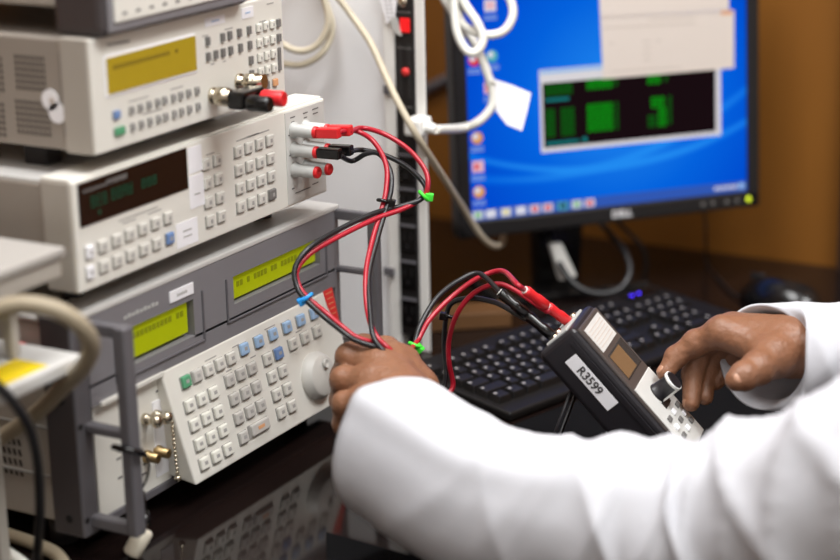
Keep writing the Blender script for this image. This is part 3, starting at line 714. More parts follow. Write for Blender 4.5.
# screen material: deep blue with a soft lighter bloom and thin arcs, as the display shows
sm = bpy.data.materials.new('screen_blue'); sm.use_nodes = True; nt = sm.node_tree; nt.nodes.clear()
tc = nt.nodes.new('ShaderNodeTexCoord'); out = nt.nodes.new('ShaderNodeOutputMaterial'); em = nt.nodes.new('ShaderNodeEmission')
def vdist(c, sc):
    mpn = nt.nodes.new('ShaderNodeMapping'); mpn.inputs['Location'].default_value = (-c[0]*sc[0], -c[1]*sc[1], 0); mpn.inputs['Scale'].default_value = (sc[0], sc[1], 0)
    nt.links.new(tc.outputs['Object'], mpn.inputs['Vector']); ln = nt.nodes.new('ShaderNodeVectorMath'); ln.operation = 'LENGTH'; nt.links.new(mpn.outputs['Vector'], ln.inputs[0]); return ln.outputs['Value']
def mr(v, a, b_, c, d):
    n = nt.nodes.new('ShaderNodeMapRange'); n.inputs[1].default_value = a; n.inputs[2].default_value = b_; n.inputs[3].default_value = c; n.inputs[4].default_value = d; nt.links.new(v, n.inputs[0]); return n.outputs[0]
def mth(op, a, b_=None, val=None):
    n = nt.nodes.new('ShaderNodeMath'); n.operation = op; nt.links.new(a, n.inputs[0])
    if b_ is not None: nt.links.new(b_, n.inputs[1])
    if val is not None: n.inputs[1].default_value = val
    return n.outputs[0]
d1 = mr(vdist((.24, .17), (1, 1)), 0, .26, 1, 0)
d2 = vdist((.21, .30), (.62, 1)); arc = mr(mth('ABSOLUTE', mth('SUBTRACT', d2, val=.225)), 0, .007, .55, 0)
d3 = vdist((.12, .62), (1, 1)); arc2 = mr(mth('ABSOLUTE', mth('SUBTRACT', d3, val=.55)), 0, .009, .4, 0)
cr = nt.nodes.new('ShaderNodeValToRGB'); cr.color_ramp.elements[0].color = lin((0, 66, 205)); cr.color_ramp.elements[1].color = lin((34, 142, 246))
e_ = cr.color_ramp.elements.new(.45); e_.color = lin((4, 100, 226))
nt.links.new(mth('ADD', mth('ADD', d1, arc), arc2), cr.inputs[0]); nt.links.new(cr.outputs[0], em.inputs[0]); em.inputs[1].default_value = .95
nt.links.new(em.outputs[0], out.inputs[0])
def emis(name, rgb, s=.9):
    m = bpy.data.materials.new(name); m.use_nodes = True; n = m.node_tree; n.nodes.clear(); e = n.nodes.new('ShaderNodeEmission'); o_ = n.nodes.new('ShaderNodeOutputMaterial')
    e.inputs[0].default_value = lin(rgb); e.inputs[1].default_value = s; n.links.new(e.outputs[0], o_.inputs[0]); return m
E_ = dict(bar=emis('taskbar_blue', (52, 92, 186)), frame=emis('window_frame', (226, 222, 226)), con=emis('console_black', (26, 14, 18)), grn=emis('console_green', (8, 150, 20)), grn2=emis('console_dim_green', (10, 96, 20)),
          teal=emis('console_teal', (20, 130, 130)), wht=emis('icon_white', (226, 226, 238)), red=emis('icon_red', (226, 60, 70)), org=emis('icon_orange', (230, 160, 70)), tealb=emis('icon_teal', (90, 180, 190)),
          pink=emis('icon_pink', (240, 190, 200)), lab=emis('icon_caption', (130, 160, 226)), title=emis('window_title', (160, 196, 240)), gr=emis('icon_green', (120, 190, 120)), dk=emis('icon_dark', (30, 60, 90)), yel=emis('icon_yellow', (230, 220, 150)))
b = MB(); L(b, SL-.001, SB-.001, SR+.001, ST+.001, -.008, -.0035, sm); scr = b.build('screen', mon, False)
def flat(b, u0, v0, u1, v1, m, k=1): L(b, u0, v0, u1, v1, -.0035, -.0035+.0002*k, m)
b = MB(); tv = .0145; flat(b, SL, SB, SR, SB+tv, E_['bar'])
for px, c in ((478, 'gr'), (491, 'wht'), (506, 'yel'), (521, 'wht'), (535, 'red'), (548, 'red'), (563, 'dk'), (577, 'gr'), (590, 'red')):
    u, v = muv(px, 216); flat(b, u-.007, SB+.002, u+.007, SB+tv-.002, E_['wht'] if c != 'dk' else E_['tealb'], 2); flat(b, u-.004, SB+.004, u+.004, SB+tv-.004, E_[c], 3)
for k in range(6): flat(b, SR-.05+k*.006, SB+.005, SR-.046+k*.006, SB+.010, E_['wht'], 2)
flat(b, SR-.013, SB+.004, SR-.004, SB+.0115, E_['title'], 2)
b.build('taskbar', scr, False)
u0, v1 = muv(539, 73); u1, v0 = muv(721, 134); _, vtop = muv(539, 66); uu, vv = muv(541, 153)
v0 = vv
b = MB(); vT = muv(539, 70)[1]; flat(b, u0, v0, u1, vT, E_['frame'], 1)
flat(b, u0+.002, vT-.006, u1-.002, vT-.001, E_['title'], 2)
flat(b, u0+.004, v0+.006, u1-.008, vT-.018, E_['con'], 2)
cw, ch = (u1-.008)-(u0+.004), (vT-.018)-(v0+.006)
def con(a, c, e, f, m, k=3): flat(b, u0+.004+a*cw, v0+.006+c*ch, u0+.004+e*cw, v0+.006+f*ch, E_[m], k)
def conrows(a, e, c, f, m, rows, cols):
    dv = (f-c)/rows; du = (e-a)/cols
    for i in range(rows):
        for j in range(cols):
            con(a+j*du, c+i*dv+dv*.12, a+j*du+du*.8, c+i*dv+dv*.85, m)
conrows(.015, .17, .80, .98, 'grn2', 4, 8); conrows(.25, .40, .84, 1.0, 'grn', 4, 6); conrows(.41, .43, .86, 1.0, 'grn2', 4, 1); conrows(.60, .68, .84, 1.0, 'grn', 4, 3); conrows(.70, .72, .86, 1.0, 'grn2', 4, 1)
conrows(.015, .15, .70, .77, 'teal', 1, 9)
conrows(.015, .07, .16, .60, 'grn2', 8, 2); conrows(.10, .18, .16, .60, 'grn2', 8, 3); conrows(.25, .40, .18, .62, 'grn', 8, 5); conrows(.41, .43, .18, .62, 'grn2', 8, 1)
conrows(.62, .70, .46, .64, 'grn', 3, 3); conrows(.66, .71, .16, .46, 'grn', 5, 2); conrows(.60, .65, .16, .36, 'grn2', 3, 2); conrows(.72, .74, .18, .64, 'grn2', 8, 1)
conrows(.015, .20, .03, .10, 'teal', 1, 10); con(.22, .04, .245, .11, 'teal')
b.build('program_window', scr, False)
def icon(px, py, c, shape=0):
    u, v = muv(px, py); b = MB()
    flat(b, u-.008, v-.007, u+.008, v+.008, E_['wht'] if shape == 0 else E_[c], 1)
    if shape == 0: flat(b, u-.006, v-.004, u+.006, v+.006, E_[c], 2)
    if shape == 1: flat(b, u-.005, v-.003, u+.001, v+.004, E_['red'], 2)
    for k in range(2): flat(b, u-.009, v-.014-k*.004, u+.009, v-.0115-k*.004, E_['lab'], 1)
    b.build('icon', scr, False)
def ball(px, py, c, cap=True):
    u, v = muv(px, py); b = MB(); b.lathe((u, v, -.0035), (0, 0, 1), [(0, .008), (.0003, .008), (.0003, 0)], E_[c], 20); b.lathe((u-.002, v+.002, -.0035), (0, 0, 1), [(0, .004), (.0005, .004), (.0005, 0)], E_['wht'], 16)
    if cap:
        for k in range(2): flat(b, u-.009, v-.014-k*.004, u+.009, v-.0115-k*.004, E_['lab'], 1)
    b.build('icon', scr, False)
icon(490, 6, 'pink'); ball(474, 60, 'red'); ball(492, 56, 'tealb'); icon(490, 88, 'pink', 1); ball(477, 138, 'org'); icon(478, 167, 'pink', 1); ball(479, 192, 'org'); ball(475, 34, 'wht')
# maker's lettering and buttons on the lower bezel
u, v = muv(622, 215.5, 0)
text('DELL', mp(u, .0105, .0004), mu, mv, .0135, M['white'], 'lettering', mon)
for k, px in enumerate((703, 713, 727, 737)):
    u, v = muv(px, 207, 0); b = MB(); b.lathe((u, .011, 0), (0, 0, 1), [(0, .0028), (.001, .0026), (.001, 0)], M['glyph'], 16); b.build('button', mon, False)
u, v = muv(748.5, 200, 0); b = MB(); b.lathe((u, .0115, 0), (0, 0, 1), [(0, .0036), (.0012, .0034), (.0012, 0)], M['pled'], 16); b.build('power_button', mon, False)
# stand
bc = mp(WID*.40, .1, -.085); 
b = MB(); b.prism([mp(WID*.30, .10, -.058), mp(WID*.48, .10, -.058), V((mp(WID*.46, 0, -.07)).to_tuple()[:2]+(.012,)), V((mp(WID*.32, 0, -.07)).to_tuple()[:2]+(.012,))], -mnh*.03, M['blackgloss'], .003); b.build('neck', mon)
b = MB(); c0 = V((bc.x, bc.y, 0)); rm = Matrix.Rotation(ang, 3, 'Z'); b.box(c0+V((-.11, -.075, 0)), c0+V((.11, .075, .012)), M['blackgloss'], .004, rot=rm); b.build('base', mon)
q = [onplane(551, 246, mp(0, 0, -.02), mnh), onplane(562, 244, mp(0, 0, -.02), mnh), onplane(577, 276, mp(0, 0, -.02), mnh), onplane(561, 281, mp(0, 0, -.02), mnh)]
b = MB(); b.prism(q, -mnh*.012, M['whiteplastic'], .001); b.build('neck_highlight', mon)  # white plate paints the bright reflection on the glossy neck
# papers hanging over the screen
def sheet(name, label, quad, n, lines, extra=None):
    b = MB(); P = [onplane(x, y, MO+mn*n, mn) for x, y in quad]; b.prism(P, mn*.0006, M['paper'])
    a, bb, c, d = P
    for (s, e, h) in lines:
        p = a.lerp(d, h)+(bb-a)*s; w = (bb-a)*(e-s); hh = (d-a)*.022
        b.prism([p+mn*.0007, p+w+mn*.0007, p+w+hh+mn*.0007, p+hh+mn*.0007], mn*.0001, M['papershade'])
    if extra:
        p = a+(bb-a)*.90; b.prism([p+mn*.0007, a+(bb-a)*.985+mn*.0007, a+(bb-a)*.985+(d-a)*.07+mn*.0007, p+(d-a)*.07+mn*.0007], mn*.0001, M['keyorange'])
    o = b.build(name); tag(o, label, 'paper', None); return recenter(o, P[3])
sheet('paper_sheet', 'upper cream paper sheet hung over the monitor\'s top edge', [(597, -44), (727, -50), (729, 10), (600, 17)], .002, [(.1, .8, .3)])
sheet('paper_sheet', 'lower cream printed sheet with an orange corner mark, hung over the screen', [(600, 17), (734, 10), (734, 68), (603, 79)], .0012, [(.02, .7, .17), (.3, .36, .42), (.3, .36, .52), (.3, .36, .62), (.3, .36, .72), (.06, .09, .42), (.06, .58, .88), (.4, .44, .42), (.35, .7, .07)], True)
# dark cables behind and under the monitor
def dcab(name, label, pts, r=.0032): cable(name, label, [at(*p) for p in pts], r, 'blackcable', group=None)
dcab('video_cable', 'thick black cable looping below the monitor in front of its stand', [(548, 225, 2.64), (552, 245, 2.60), (562, 268, 2.58), (578, 287, 2.57), (600, 294, 2.57), (620, 289, 2.57), (630, 272, 2.58), (625, 252, 2.60), (612, 236, 2.63), (600, 222, 2.66)], .0046)
dcab('signal_cable', 'thin black cable curving down right of the monitor\'s stand', [(610, 215, 2.66), (628, 232, 2.66), (642, 247, 2.66), (646, 262, 2.67), (644, 278, 2.68)], .003)
P_ = [at(704, 205, 2.70), at(706, 235, 2.70), onz(707, 263, .004), onz(720, 280, .004), onz(738, 296, .004), V((1.065, -.29, .006))]
cable('mouse_cable', 'thin black wire dropping from behind the monitor to the mouse', P_, .002, 'blackcable')
p0, p1, p2 = onz(424, 333, 0), onz(512, 327, 0), onz(480, 322, 0)
b = MB(); wd = (p1-p0).normalized(); b.box(V((0, 0, 0)), V(((p1-p0).length, .05, .022)), M['block'], .002)
o = b.build('wooden_block'); o.location = p0; o.rotation_euler = (0, 0, math.atan2(wd.y, wd.x)); tag(o, 'low light brown wooden block behind the keyboard', 'block')

# ================================================================== KEYBOARD
ka = R(-16.6); KM = Matrix.Translation(V((.498, -.188, 0))) @ Matrix.Rotation(ka, 4, 'Z')
kbd = thing('keyboard', 'black computer keyboard lying in front of the monitor', 'keyboard', mtx=KM)
b = MB(); b.prism([(0, 0, .001), (0, .185, .001), (0, .185, .023), (0, .15, .0215), (0, 0, .011)], (.468, 0, 0), M['kb'], .003); b.build('case', kbd, False)
b = MB(); b.box((.392, .152, .0205), (.455, .174, .0235), M['blackgloss'], .001); ip = b.build('indicator_panel', kbd, False)
for u in (.407, .4215): b = MB(); b.lathe((u, .1625, .0232), (0, 0, 1), [(0, .0022), (.0012, .002), (.0014, 0)], M['led'], 14); b.build('indicator_led', kbd, False)
KEYM = {}
def kmesh(w):
    k = round(w, 4)
    if k not in KEYM:
        b = MB(); hw = w/2-.0012; hd = .0089; tb = bmesh.new(); lo = [tb.verts.new(p) for p in ((-hw, -hd, 0), (hw, -hd, 0), (hw, hd, 0), (-hw, hd, 0))]; i_ = .0022
        hi = [tb.verts.new(p) for p in ((-hw+i_, -hd+i_, .008), (hw-i_, -hd+i_, .008), (hw-i_, hd-.001, .0085), (-hw+i_, hd-.001, .0085))]
        tb.faces.new(lo[::-1]); tb.faces.new(hi)
        for q in range(4): tb.faces.new([lo[q], lo[(q+1) % 4], hi[(q+1) % 4], hi[q]])
        bmesh.ops.bevel(tb, geom=tb.edges[:], offset=.0007, segments=2, affect='EDGES', profile=.5); b._merge(tb, M['kbkey'])
        b.box((-hw+.0035, .0015, .0082), (-hw+.0072, .0052, .0087), M['kbleg'])
        KEYM[k] = b.mesh('key')
    return KEYM[k]
def slope(v): return .0108+v*.0093/.13
def krow(v, x0, ws, pitch=.019):
    x = x0
    for w in ws:
        if w > 0:
            o = bpy.data.objects.new('key', kmesh(w*pitch)); COL.objects.link(o); o.parent = kbd; WM[o] = KM
            o.location = (x+w*pitch/2, v, slope(v)); o.rotation_euler = (math.atan(.0093/.13), 0, 0)
        x += abs(w)*pitch
x0 = .009; nv = x0+15*.019+.006; np_ = nv+3*.019+.006
krow(.1430, x0, [1, -1, 1, 1, 1, 1, -.5, 1, 1, 1, 1, -.5, 1, 1, 1, 1]); krow(.1430, nv, [1, 1, 1])
krow(.1170, x0, [1]*13+[2]); krow(.1170, nv, [1]*3); krow(.1170, np_, [1]*4)
krow(.0965, x0, [1.5]+[1]*12+[1.5]); krow(.0965, nv, [1]*3); krow(.0965, np_, [1]*4)
krow(.0760, x0, [1.75]+[1]*11+[2.25]); krow(.0760, np_, [1]*3)
krow(.0555, x0, [2.25]+[1]*10+[2.75]); krow(.0555, nv+.019, [1]); krow(.0555, np_, [1]*3)
krow(.0350, x0, [1.25, 1.25, 1.25, 6.25, 1.25, 1.25, 1.25, 1.25]); krow(.0350, nv, [1]*3); krow(.0350, np_, [2, 1])

b = MB(); k_ = lambda u, v: KM @ V((u, v, 0))
b.prism([k_(-.06, -.008), k_(.50, -.008), k_(.42, -.20), k_(-.02, -.26)], (0, 0, .0009), M['folder'])  # added matte sheet, keeps the blue screen's reflection off the desk here
o = b.build('reflection_mat'); tag(o, 'added thin matte black mat that hides the screen reflection on the desk', 'mat'); recenter(o, k_(-.06, -.008))
# ================================================================== MOUSE
msm = Matrix.Translation(V((1.045, -.318, 0))) @ Matrix.Rotation(R(72), 4, 'Z')
ms = thing('computer_mouse', 'glossy black computer mouse on the desk beyond the right hand', 'mouse', mtx=msm)
def mouse_f(X, Y, Z):
    d = ell(X, Y, Z, (0, 0, .004), (.066, .037, .038)); return np.maximum(d, .001-Z)
v_, f_ = surface_nets(mouse_f, (-.072, -.042, -.004), (.072, .042, .047), .0022)
b = MB(); b.arrays(v_, f_, M['blackgloss']); b.build('shell', ms, False)
b = MB(); b.rod((.035, -.0035, .030), (.035, .0035, .030), .009, M['rubber']); b.build('scroll_wheel', ms, False)
b = MB(); b.box((.012, -.0006, .020), (.052, .0006, .0385), M['dark']); b.build('button_gap', ms, False)

# ================================================================== HANDHELD CALIBRATOR (R3599)
HA = at(574, 326, 1.93); dl, el = R(12), R(47.5); HW, HT = .086, .052
hw_ = V((math.cos(dl), math.sin(dl), 0)); hh_ = V((-math.sin(dl), math.cos(dl), 0))
hL = -hh_*math.cos(el) - V((0, 0, 1))*math.sin(el); hn = -hh_*math.sin(el) + V((0, 0, 1))*math.cos(el)
HL = (HA.z-.001-HT*math.cos(el))/math.sin(el)
HM = Matrix((hw_, -hL, hn)).transposed().to_4x4(); HM.translation = HA      # local: x across, y up its length, z out of the face
hm = thing('handheld_calibrator', 'black handheld calibrator labelled R3599, propped upright before the keyboard', 'meter', mtx=HM)
b = MB(); b.box((0, -HL, -HT), (HW, 0, -.002), M['meter'], .006, seg=3)
for s in (-.0012,): b.box((s, -HL+.012, -.016), (0, -.012, -.010), M['meter'], .0004)
b.build('case', hm, False)
b = MB(); b.box((.004, -HL+.006, -.004), (HW-.004, -.006, .001), M['meterface'], .002); b.build('face', hm, False)
b = MB(); b.box((.010, -.041, .0008), (HW-.012, -.011, .0014), M['lid'])
for k in range(6): b.box((.014, -.017-k*.004, .0013), (HW-.018, -.0158-k*.004, .0016), M['papershade'])
o = b.build('sticker', hm, False); o['label'] = 'white printed sticker above the display'
b = MB(); b.box((.014, -.080, .0006), (HW-.010, -.047, .0016), M['meterglass'], .0008); b.box((.014, -.078, .0015), (HW-.030, -.049, .0019), M['meterlcd']); b.build('display', hm, False)
b = MB(); b.box((.006, -HL+.008, .0004), (HW-.006, -.090, .0022), M['meterpanel'], .001)
b.box((.036, -.130, .0021), (.062, -.122, .0026), M['meter'])
b.build('lower_panel', hm, False)
for i in range(3):
    for j in range(3):
        b = MB(); b.box((.018+i*.022, -.141-j*.011, .002), (.028+i*.022, -.135-j*.011, .0045), M['white' if (i+j) % 2 else 'glyph'], .001); b.build('key', hm, False)
b = MB(); b.lathe((.046, -.1125, .0015), (0, 0, 1), [(0, .0105), (.003, .0105), (.0035, .0098), (.022, .0092), (.0225, .0100), (.025, .0100), (.025, 0)], M['meter'], 32); kn = b.build('rotary_knob', hm, False)
b = MB(); b.lathe((.046, -.1125, .0225), (0, 0, 1), [(.0026, .0080), (.0032, .0085), (.0032, .0112), (0, .0112), (0, .0090)], M['whiteplastic'], 32); b.build('knob_rim', kn, False)
b = MB(); b.box((.0415, -.1235, .0025), (.0505, -.1208, .0245), M['whiteplastic'], .001); b.build('knob_pointer', kn, False)
# label on the left side
b = MB(); b.box((-.0007, -.089, -.0335), (.0008, -.023, -.0185), M['white'], .0003); lb = b.build('label', hm, False); lb['label'] = 'white label reading R3599'
ce = HM @ V((-.0008, -.0535, -.0262)); text('R3599', ce, hL, hn, .0130, M['glyphdark'], 'label_text', hm)
b = MB(); b.box((.008, -.0005, -.040), (HW-.008, .0025, -.012), M['grey'], .001); jp = b.build('jack_plate', hm, False)
JR, JB = V((.052, .002, -.022)), V((.018, .002, -.032))
for j in (JR, JB, V((.070, .002, -.022)), V((.034, .002, -.032))):
    b = MB(); b.lathe(j, (0, 1, 0), [(0, .0055), (.003, .005), (.003, .0024), (.001, 0)], M['nickel'], 18); b.build('jack', hm, False)
# tilt stand at the back
b = MB()
f1, f2 = HM @ V((.012, -.05, -HT)), HM @ V((HW-.012, -.05, -HT))
g1, g2 = V((f1.x-.02, f1.y+.03, .002)), V((f2.x-.02, f2.y+.03, .002))
b.tube([f1, g1, g2, f2], .002, M['meter'], 8, 1, spline=False); b.build('tilt_stand', hm)

# ================================================================== TEST LEADS
PR = [HM @ JR, HM @ JB]
def lead(name, label, path, colour, start, startdir, end, enddir, r=.0023, endlen=.03):
    r = .0028
    t = thing(name, label, 'cable', path[len(path)//2], group='test leads')
    b = MB(); b.tube(path, r, M[colour+'cable' if colour == 'red' else 'blackcable'], 10, 8); b.build('wire', t)
    pm = M['red'] if colour == 'red' else M['blackgloss']
    return t, pm
def plug_inst(t, p, d, m, ln=.026):       # rectangular stacking plug at the bench multimeter
    b = MB(); d = V(d).normalized(); q = p+d*ln
    rot = d.to_track_quat('X', 'Z').to_matrix()
    b.box((p+q)/2-V((ln/2, .0055, .0055)), (p+q)/2+V((ln/2, .0055, .0055)), m, .0015, rot=rot)
    b.rod(p-d*.006, p, .0045, m); b.build('plug', t)
def plug_meter(t, p, d, m, ln=.037, white=True):
    b = MB(); d = V(d).normalized(); b.lathe(p, d, [(0, .0038), (.002, .0056), (ln*.45, .0058), (ln*.5, .0050), (ln*.9, .0058), (ln, .0045), (ln, 0)], m, 18); pl = b.build('plug', t)
    if white:
        b = MB(); b.lathe(p+d*(ln*.97), d, [(0, .0040), (.0016, .0040), (.0016, 0)], M['whiteplastic'], 14); b.build('glint_dot', pl)  # white disc paints the specular dot at the plug's joint
def pp(L_): return [at(*q) for q in L_]
tipy = yk-.0280
pa = V((.3605, tipy, .348)); pb = V((.3605, tipy, .3265)); pa2 = V((.3835, tipy, .346)); pb2 = V((.3835, tipy, .325))
rd = hh_*math.cos(el)+V((0, 0, 1))*math.sin(el)         # out of the top end
dR = (at(544, 304, 1.96)-PR[0]).normalized(); dB = (at(527, 315, 1.96)-PR[1]).normalized()
R1 = PR[0]+dR*.038; R2 = PR[0]+dR*.076; B1 = PR[1]+dB*.036; B2 = PR[1]+dB*.066
hand = [(357, 335, 1.90), (372, 342, 1.90), (388, 348, 1.90), (404, 352, 1.91)]
GT, GT2, BT = (424, 196, 2.03), (415, 345, 1.97), (306, 297, 1.93)
rp = [pa2+V((.0, -.024, 0))] + pp([(362, 128, 2.06), (384, 134, 2.05), (408, 149, 2.04), (424, 168, 2.035), (428, 184, 2.03), (423, 197, 2.03), (405, 208, 2.02), (375, 219, 2.0), (340, 236, 1.97), (311, 253, 1.945), (297, 270, 1.935), (299, 286, 1.93), (308, 298, 1.925), (326, 313, 1.92), (345, 329, 1.905), (358, 338, 1.90), (382, 345, 1.91), (404, 352, 1.93), (416, 343, 1.97), (430, 319, 1.985), (454, 295, 2.0), (478, 278, 2.0), (502, 271, 1.99)]) + [R2+dR*.012, R2]
t, pm = lead('test_lead', 'red test lead held by the green and blue ties, rising highest to the meter', rp, 'red', pa2, None, R2, None); plug_inst(t, pa2, (.15, -1, .05), pm, .026); plug_meter(t, R1, dR, pm)
rp = [pa+V((.004, -.024, .002))] + pp([(356, 131, 2.05), (374, 142, 2.04), (386, 165, 2.03), (386, 190, 2.02), (381, 212, 2.01), (373, 238, 1.99), (366, 272, 1.96), (367, 308, 1.93), (375, 334, 1.905), (392, 352, 1.90), (410, 372, 1.93), (430, 392, 2.0), (446, 394, 2.05), (453, 385, 2.06), (449, 362, 2.05), (449, 340, 2.04), (457, 314, 2.02), (474, 293, 2.01), (497, 284, 2.0), (516, 291, 1.99)]) + [R1+dR*.002+V((0, 0, -.006)), R1+dR*-.002]
t, pm = lead('test_lead', 'red test lead with the black tie, dipping behind the white sleeve before the keyboard', rp, 'red', pa, None, R1, None); plug_inst(t, pa, (.1, -1, .05), pm, .026); plug_meter(t, PR[0], dR, pm)
rp = [pb2+V((0, -.024, 0))] + pp([(362, 150, 2.06), (384, 155, 2.055), (406, 166, 2.05), (422, 181, 2.045), (426, 192, 2.035), (418, 201, 2.025), (398, 207, 2.02), (372, 214, 2.0), (338, 230, 1.97), (309, 248, 1.94), (295, 268, 1.93), (297, 287, 1.925), (305, 299, 1.92), (323, 316, 1.915), (343, 332, 1.90), (357, 341, 1.895), (382, 349, 1.90), (402, 357, 1.92), (413, 348, 1.965), (420, 326, 1.98), (437, 298, 1.995), (460, 280, 2.0), (480, 274, 2.0)]) + [B2+dB*.004, B2]
t, pm = lead('test_lead', 'black test lead held by the green and blue ties, arching over to the meter', rp, 'black', pb2, None, B2, None); plug_inst(t, pb2, (.15, -1, .02), pm, .026); plug_meter(t, B1, dB, pm)
rp = [pb+V((.004, -.024, -.002))] + pp([(352, 161, 2.05), (366, 154, 2.045), (379, 154, 2.04), (390, 170, 2.03), (391, 190, 2.02), (385, 212, 2.01), (377, 240, 1.99), (369, 274, 1.96), (370, 310, 1.925), (374, 338, 1.90), (388, 356, 1.895), (406, 376, 1.925), (428, 396, 2.0), (442, 392, 2.055), (446, 372, 2.06), (444, 345, 2.06), (446, 318, 2.05), (452, 303, 2.04), (470, 298, 2.02), (490, 301, 2.0), (503, 306, 1.985)]) + [B1+dB*.003+V((0, 0, -.006)), B1]
t, pm = lead('test_lead', 'black test lead with the black tie, running flat behind the red loop to the meter', rp, 'black', pb, None, B1, None); plug_inst(t, pb, (.1, -1, 0), pm, .026); plug_meter(t, PR[1], dB, pm)
def tie(label, c, d, m, tail):
    t = thing('cable_tie', label, 'cable tie', c); c = V(c); d = V(d).normalized(); x = d.orthogonal().normalized(); y = d.cross(x)
    b = MB(); b.tube([c+(x*math.cos(k*math.pi/4)*.0060+y*math.sin(k*math.pi/4)*.0060) for k in range(8)], .0020, M[m], 8, 4, closed=True); b.build('band', t)
    b = MB(); e = c+V(tail); rot = V(tail).normalized().to_track_quat('X', 'Z').to_matrix(); b.box(e-V((.0045, .004, .004)), e+V((.0045, .004, .004)), M[m], .001, rot=rot); b.build('head', t)
def sd(a, b_, t=2): return at(*b_, t)-at(*a, t)
tie('bright green cable tie beside the power strip', at(423.5, 196, 2.03), sd((428, 190), (415, 202)), 'green', RT*.006+UP*-.001)
tie('bright green cable tie beside the left hand', at(415, 345, 1.968), sd((412, 352), (420, 330)), 'green', RT*.004+UP*-.004)
tie('small blue cable tie in front of the keypad', at(307, 298, 1.922), sd((299, 286), (318, 308)), 'bluetie', RT*-.005+UP*-.003)
tie('black cable tie in front of the rack panel', at(383.5, 201, 2.015), sd((388, 180), (382, 210)), 'blackgloss', RT*.008+UP*-.002)
tie('black cable tie above the keyboard\'s left end', at(451, 317, 2.035), sd((455, 305), (448, 330)), 'blackgloss', RT*-.008+UP*.001)

b = MB(); e0, e1, e2, e3 = onz(326, 537, 0), onz(420, 563, 0), onz(430, 640, 0), onz(318, 590, 0)
b.prism([e0, e1, e2, onz(329, 640, 0)], (0, 0, .006), M['folder'], .001)
o = b.build('black_folder'); tag(o, 'black folder lying on the desk under the left sleeve', 'folder'); recenter(o, e0)

# ================================================================== THE PERSON
per = thing('person', 'person in a white lab coat holding test leads and reaching for the meter', 'person', (.3, -.86, ZF))
LW = at(412, 428, 1.84); LM_ = at(560, 512, 1.72); LE = at(715, 535, 1.665); LS = V((.13, -.86, .27))
RW = at(790, 346, 1.945); RE = V((.56, -.745, .12)); RS = V((.49, -.84, .31))
def handf(fingers, palm, k=.006):
    def f(X, Y, Z):
        d = None
        for a, b_, r1, r2 in palm:
            c = cone(X, Y, Z, a, b_, r1, r2); d = c if d is None else smin(d, c, .012)
        fd = None
        for pts, rad in fingers:
            c = chain(X, Y, Z, pts, rad, .003)
            for p, q in zip(pts[1:-1], rad[1:-1]): c = smin(c, ell(X, Y, Z, p, (q*1.08,)*3), .003)
            fd = c if fd is None else smin(fd, c, .0016)
        return smin(d, fd, k)
    return f
HV = []
# right hand: thumb towards the camera, fingers curling down beside the meter
rI = pp([(722, 332, 1.965), (696, 343, 1.98), (676, 357, 1.985), (665, 373, 1.98)]); rM = pp([(732, 328, 1.98), (703, 344, 1.995), (693, 374, 2.0), (691, 403, 1.99)])
rR = pp([(741, 329, 1.99), (716, 349, 2.005), (706, 374, 2.01), (705, 397, 2.0)]); rP = pp([(753, 337, 1.995), (733, 356, 2.01), (723, 371, 2.015), (716, 381, 2.01)])
rT = pp([(774, 356, 1.925), (758, 368, 1.90), (744, 376, 1.888), (736, 380, 1.884)])
rwa = at(792, 346, 1.95)
fing = [(rI, [.0145, .0135, .0112, .0088]), (rM, [.0150, .0130, .0112, .0092]), (rR, [.0145, .0125, .0106, .0088]), (rP, [.0155, .0140, .0118, .0096]), (rT, [.0215, .0165, .0140, .0112])]
palm = [(rwa, rI[0], .027, .017), (rwa, rM[0], .027, .016), (rwa, rR[0], .026, .015), (rwa, rP[0], .024, .0135), (rwa, rT[0], .026, .0225), (rT[0], rI[0], .017, .012), (RW+(RE-RW)*.3, rwa, .029, .027)]
allp = [p for c, _ in fing for p in c]+[rwa]
lo, hi = bounds(allp, .032); HV.append(surface_nets(handf(fing, palm), lo, hi, .0021))
# left hand: loose fist seen from the little-finger side, pinching the leads at the top
lwa = at(415, 420, 1.84)
lI = pp([(392, 360, 1.92), (364, 349, 1.935), (357, 352, 1.955), (366, 348, 1.965)]); lM = pp([(380, 366, 1.90), (350, 357, 1.915), (343, 375, 1.935), (356, 384, 1.945)])
lR = pp([(372, 382, 1.88), (344, 380, 1.895), (342, 400, 1.915), (356, 408, 1.925)]); lP = pp([(368, 402, 1.86), (345, 404, 1.872), (344, 424, 1.885), (358, 430, 1.895)])
lT = pp([(418, 388, 1.91), (404, 362, 1.93), (386, 350, 1.95), (370, 345, 1.96)])
fing2 = [(lI, [.0155, .0145, .012, .0105]), (lM, [.0155, .014, .012, .0105]), (lR, [.015, .0135, .012, .0105]), (lP, [.0145, .0125, .011, .0095]), (lT, [.019, .0155, .0135, .011])]
palm2 = [(lwa, lI[0], .028, .017), (lwa, lM[0], .028, .017), (lwa, lR[0], .028, .017), (lwa, lP[0], .027, .016), (lwa, lT[0], .025, .018), (LW+(LM_-LW)*.45, lwa, .030, .028), (lT[0], lI[0], .017, .015)]
allp2 = [p for c, _ in fing2 for p in c]+[lwa]
lo, hi = bounds(allp2, .032); HV.append(surface_nets(handf(fing2, palm2, .009), lo, hi, .0022))
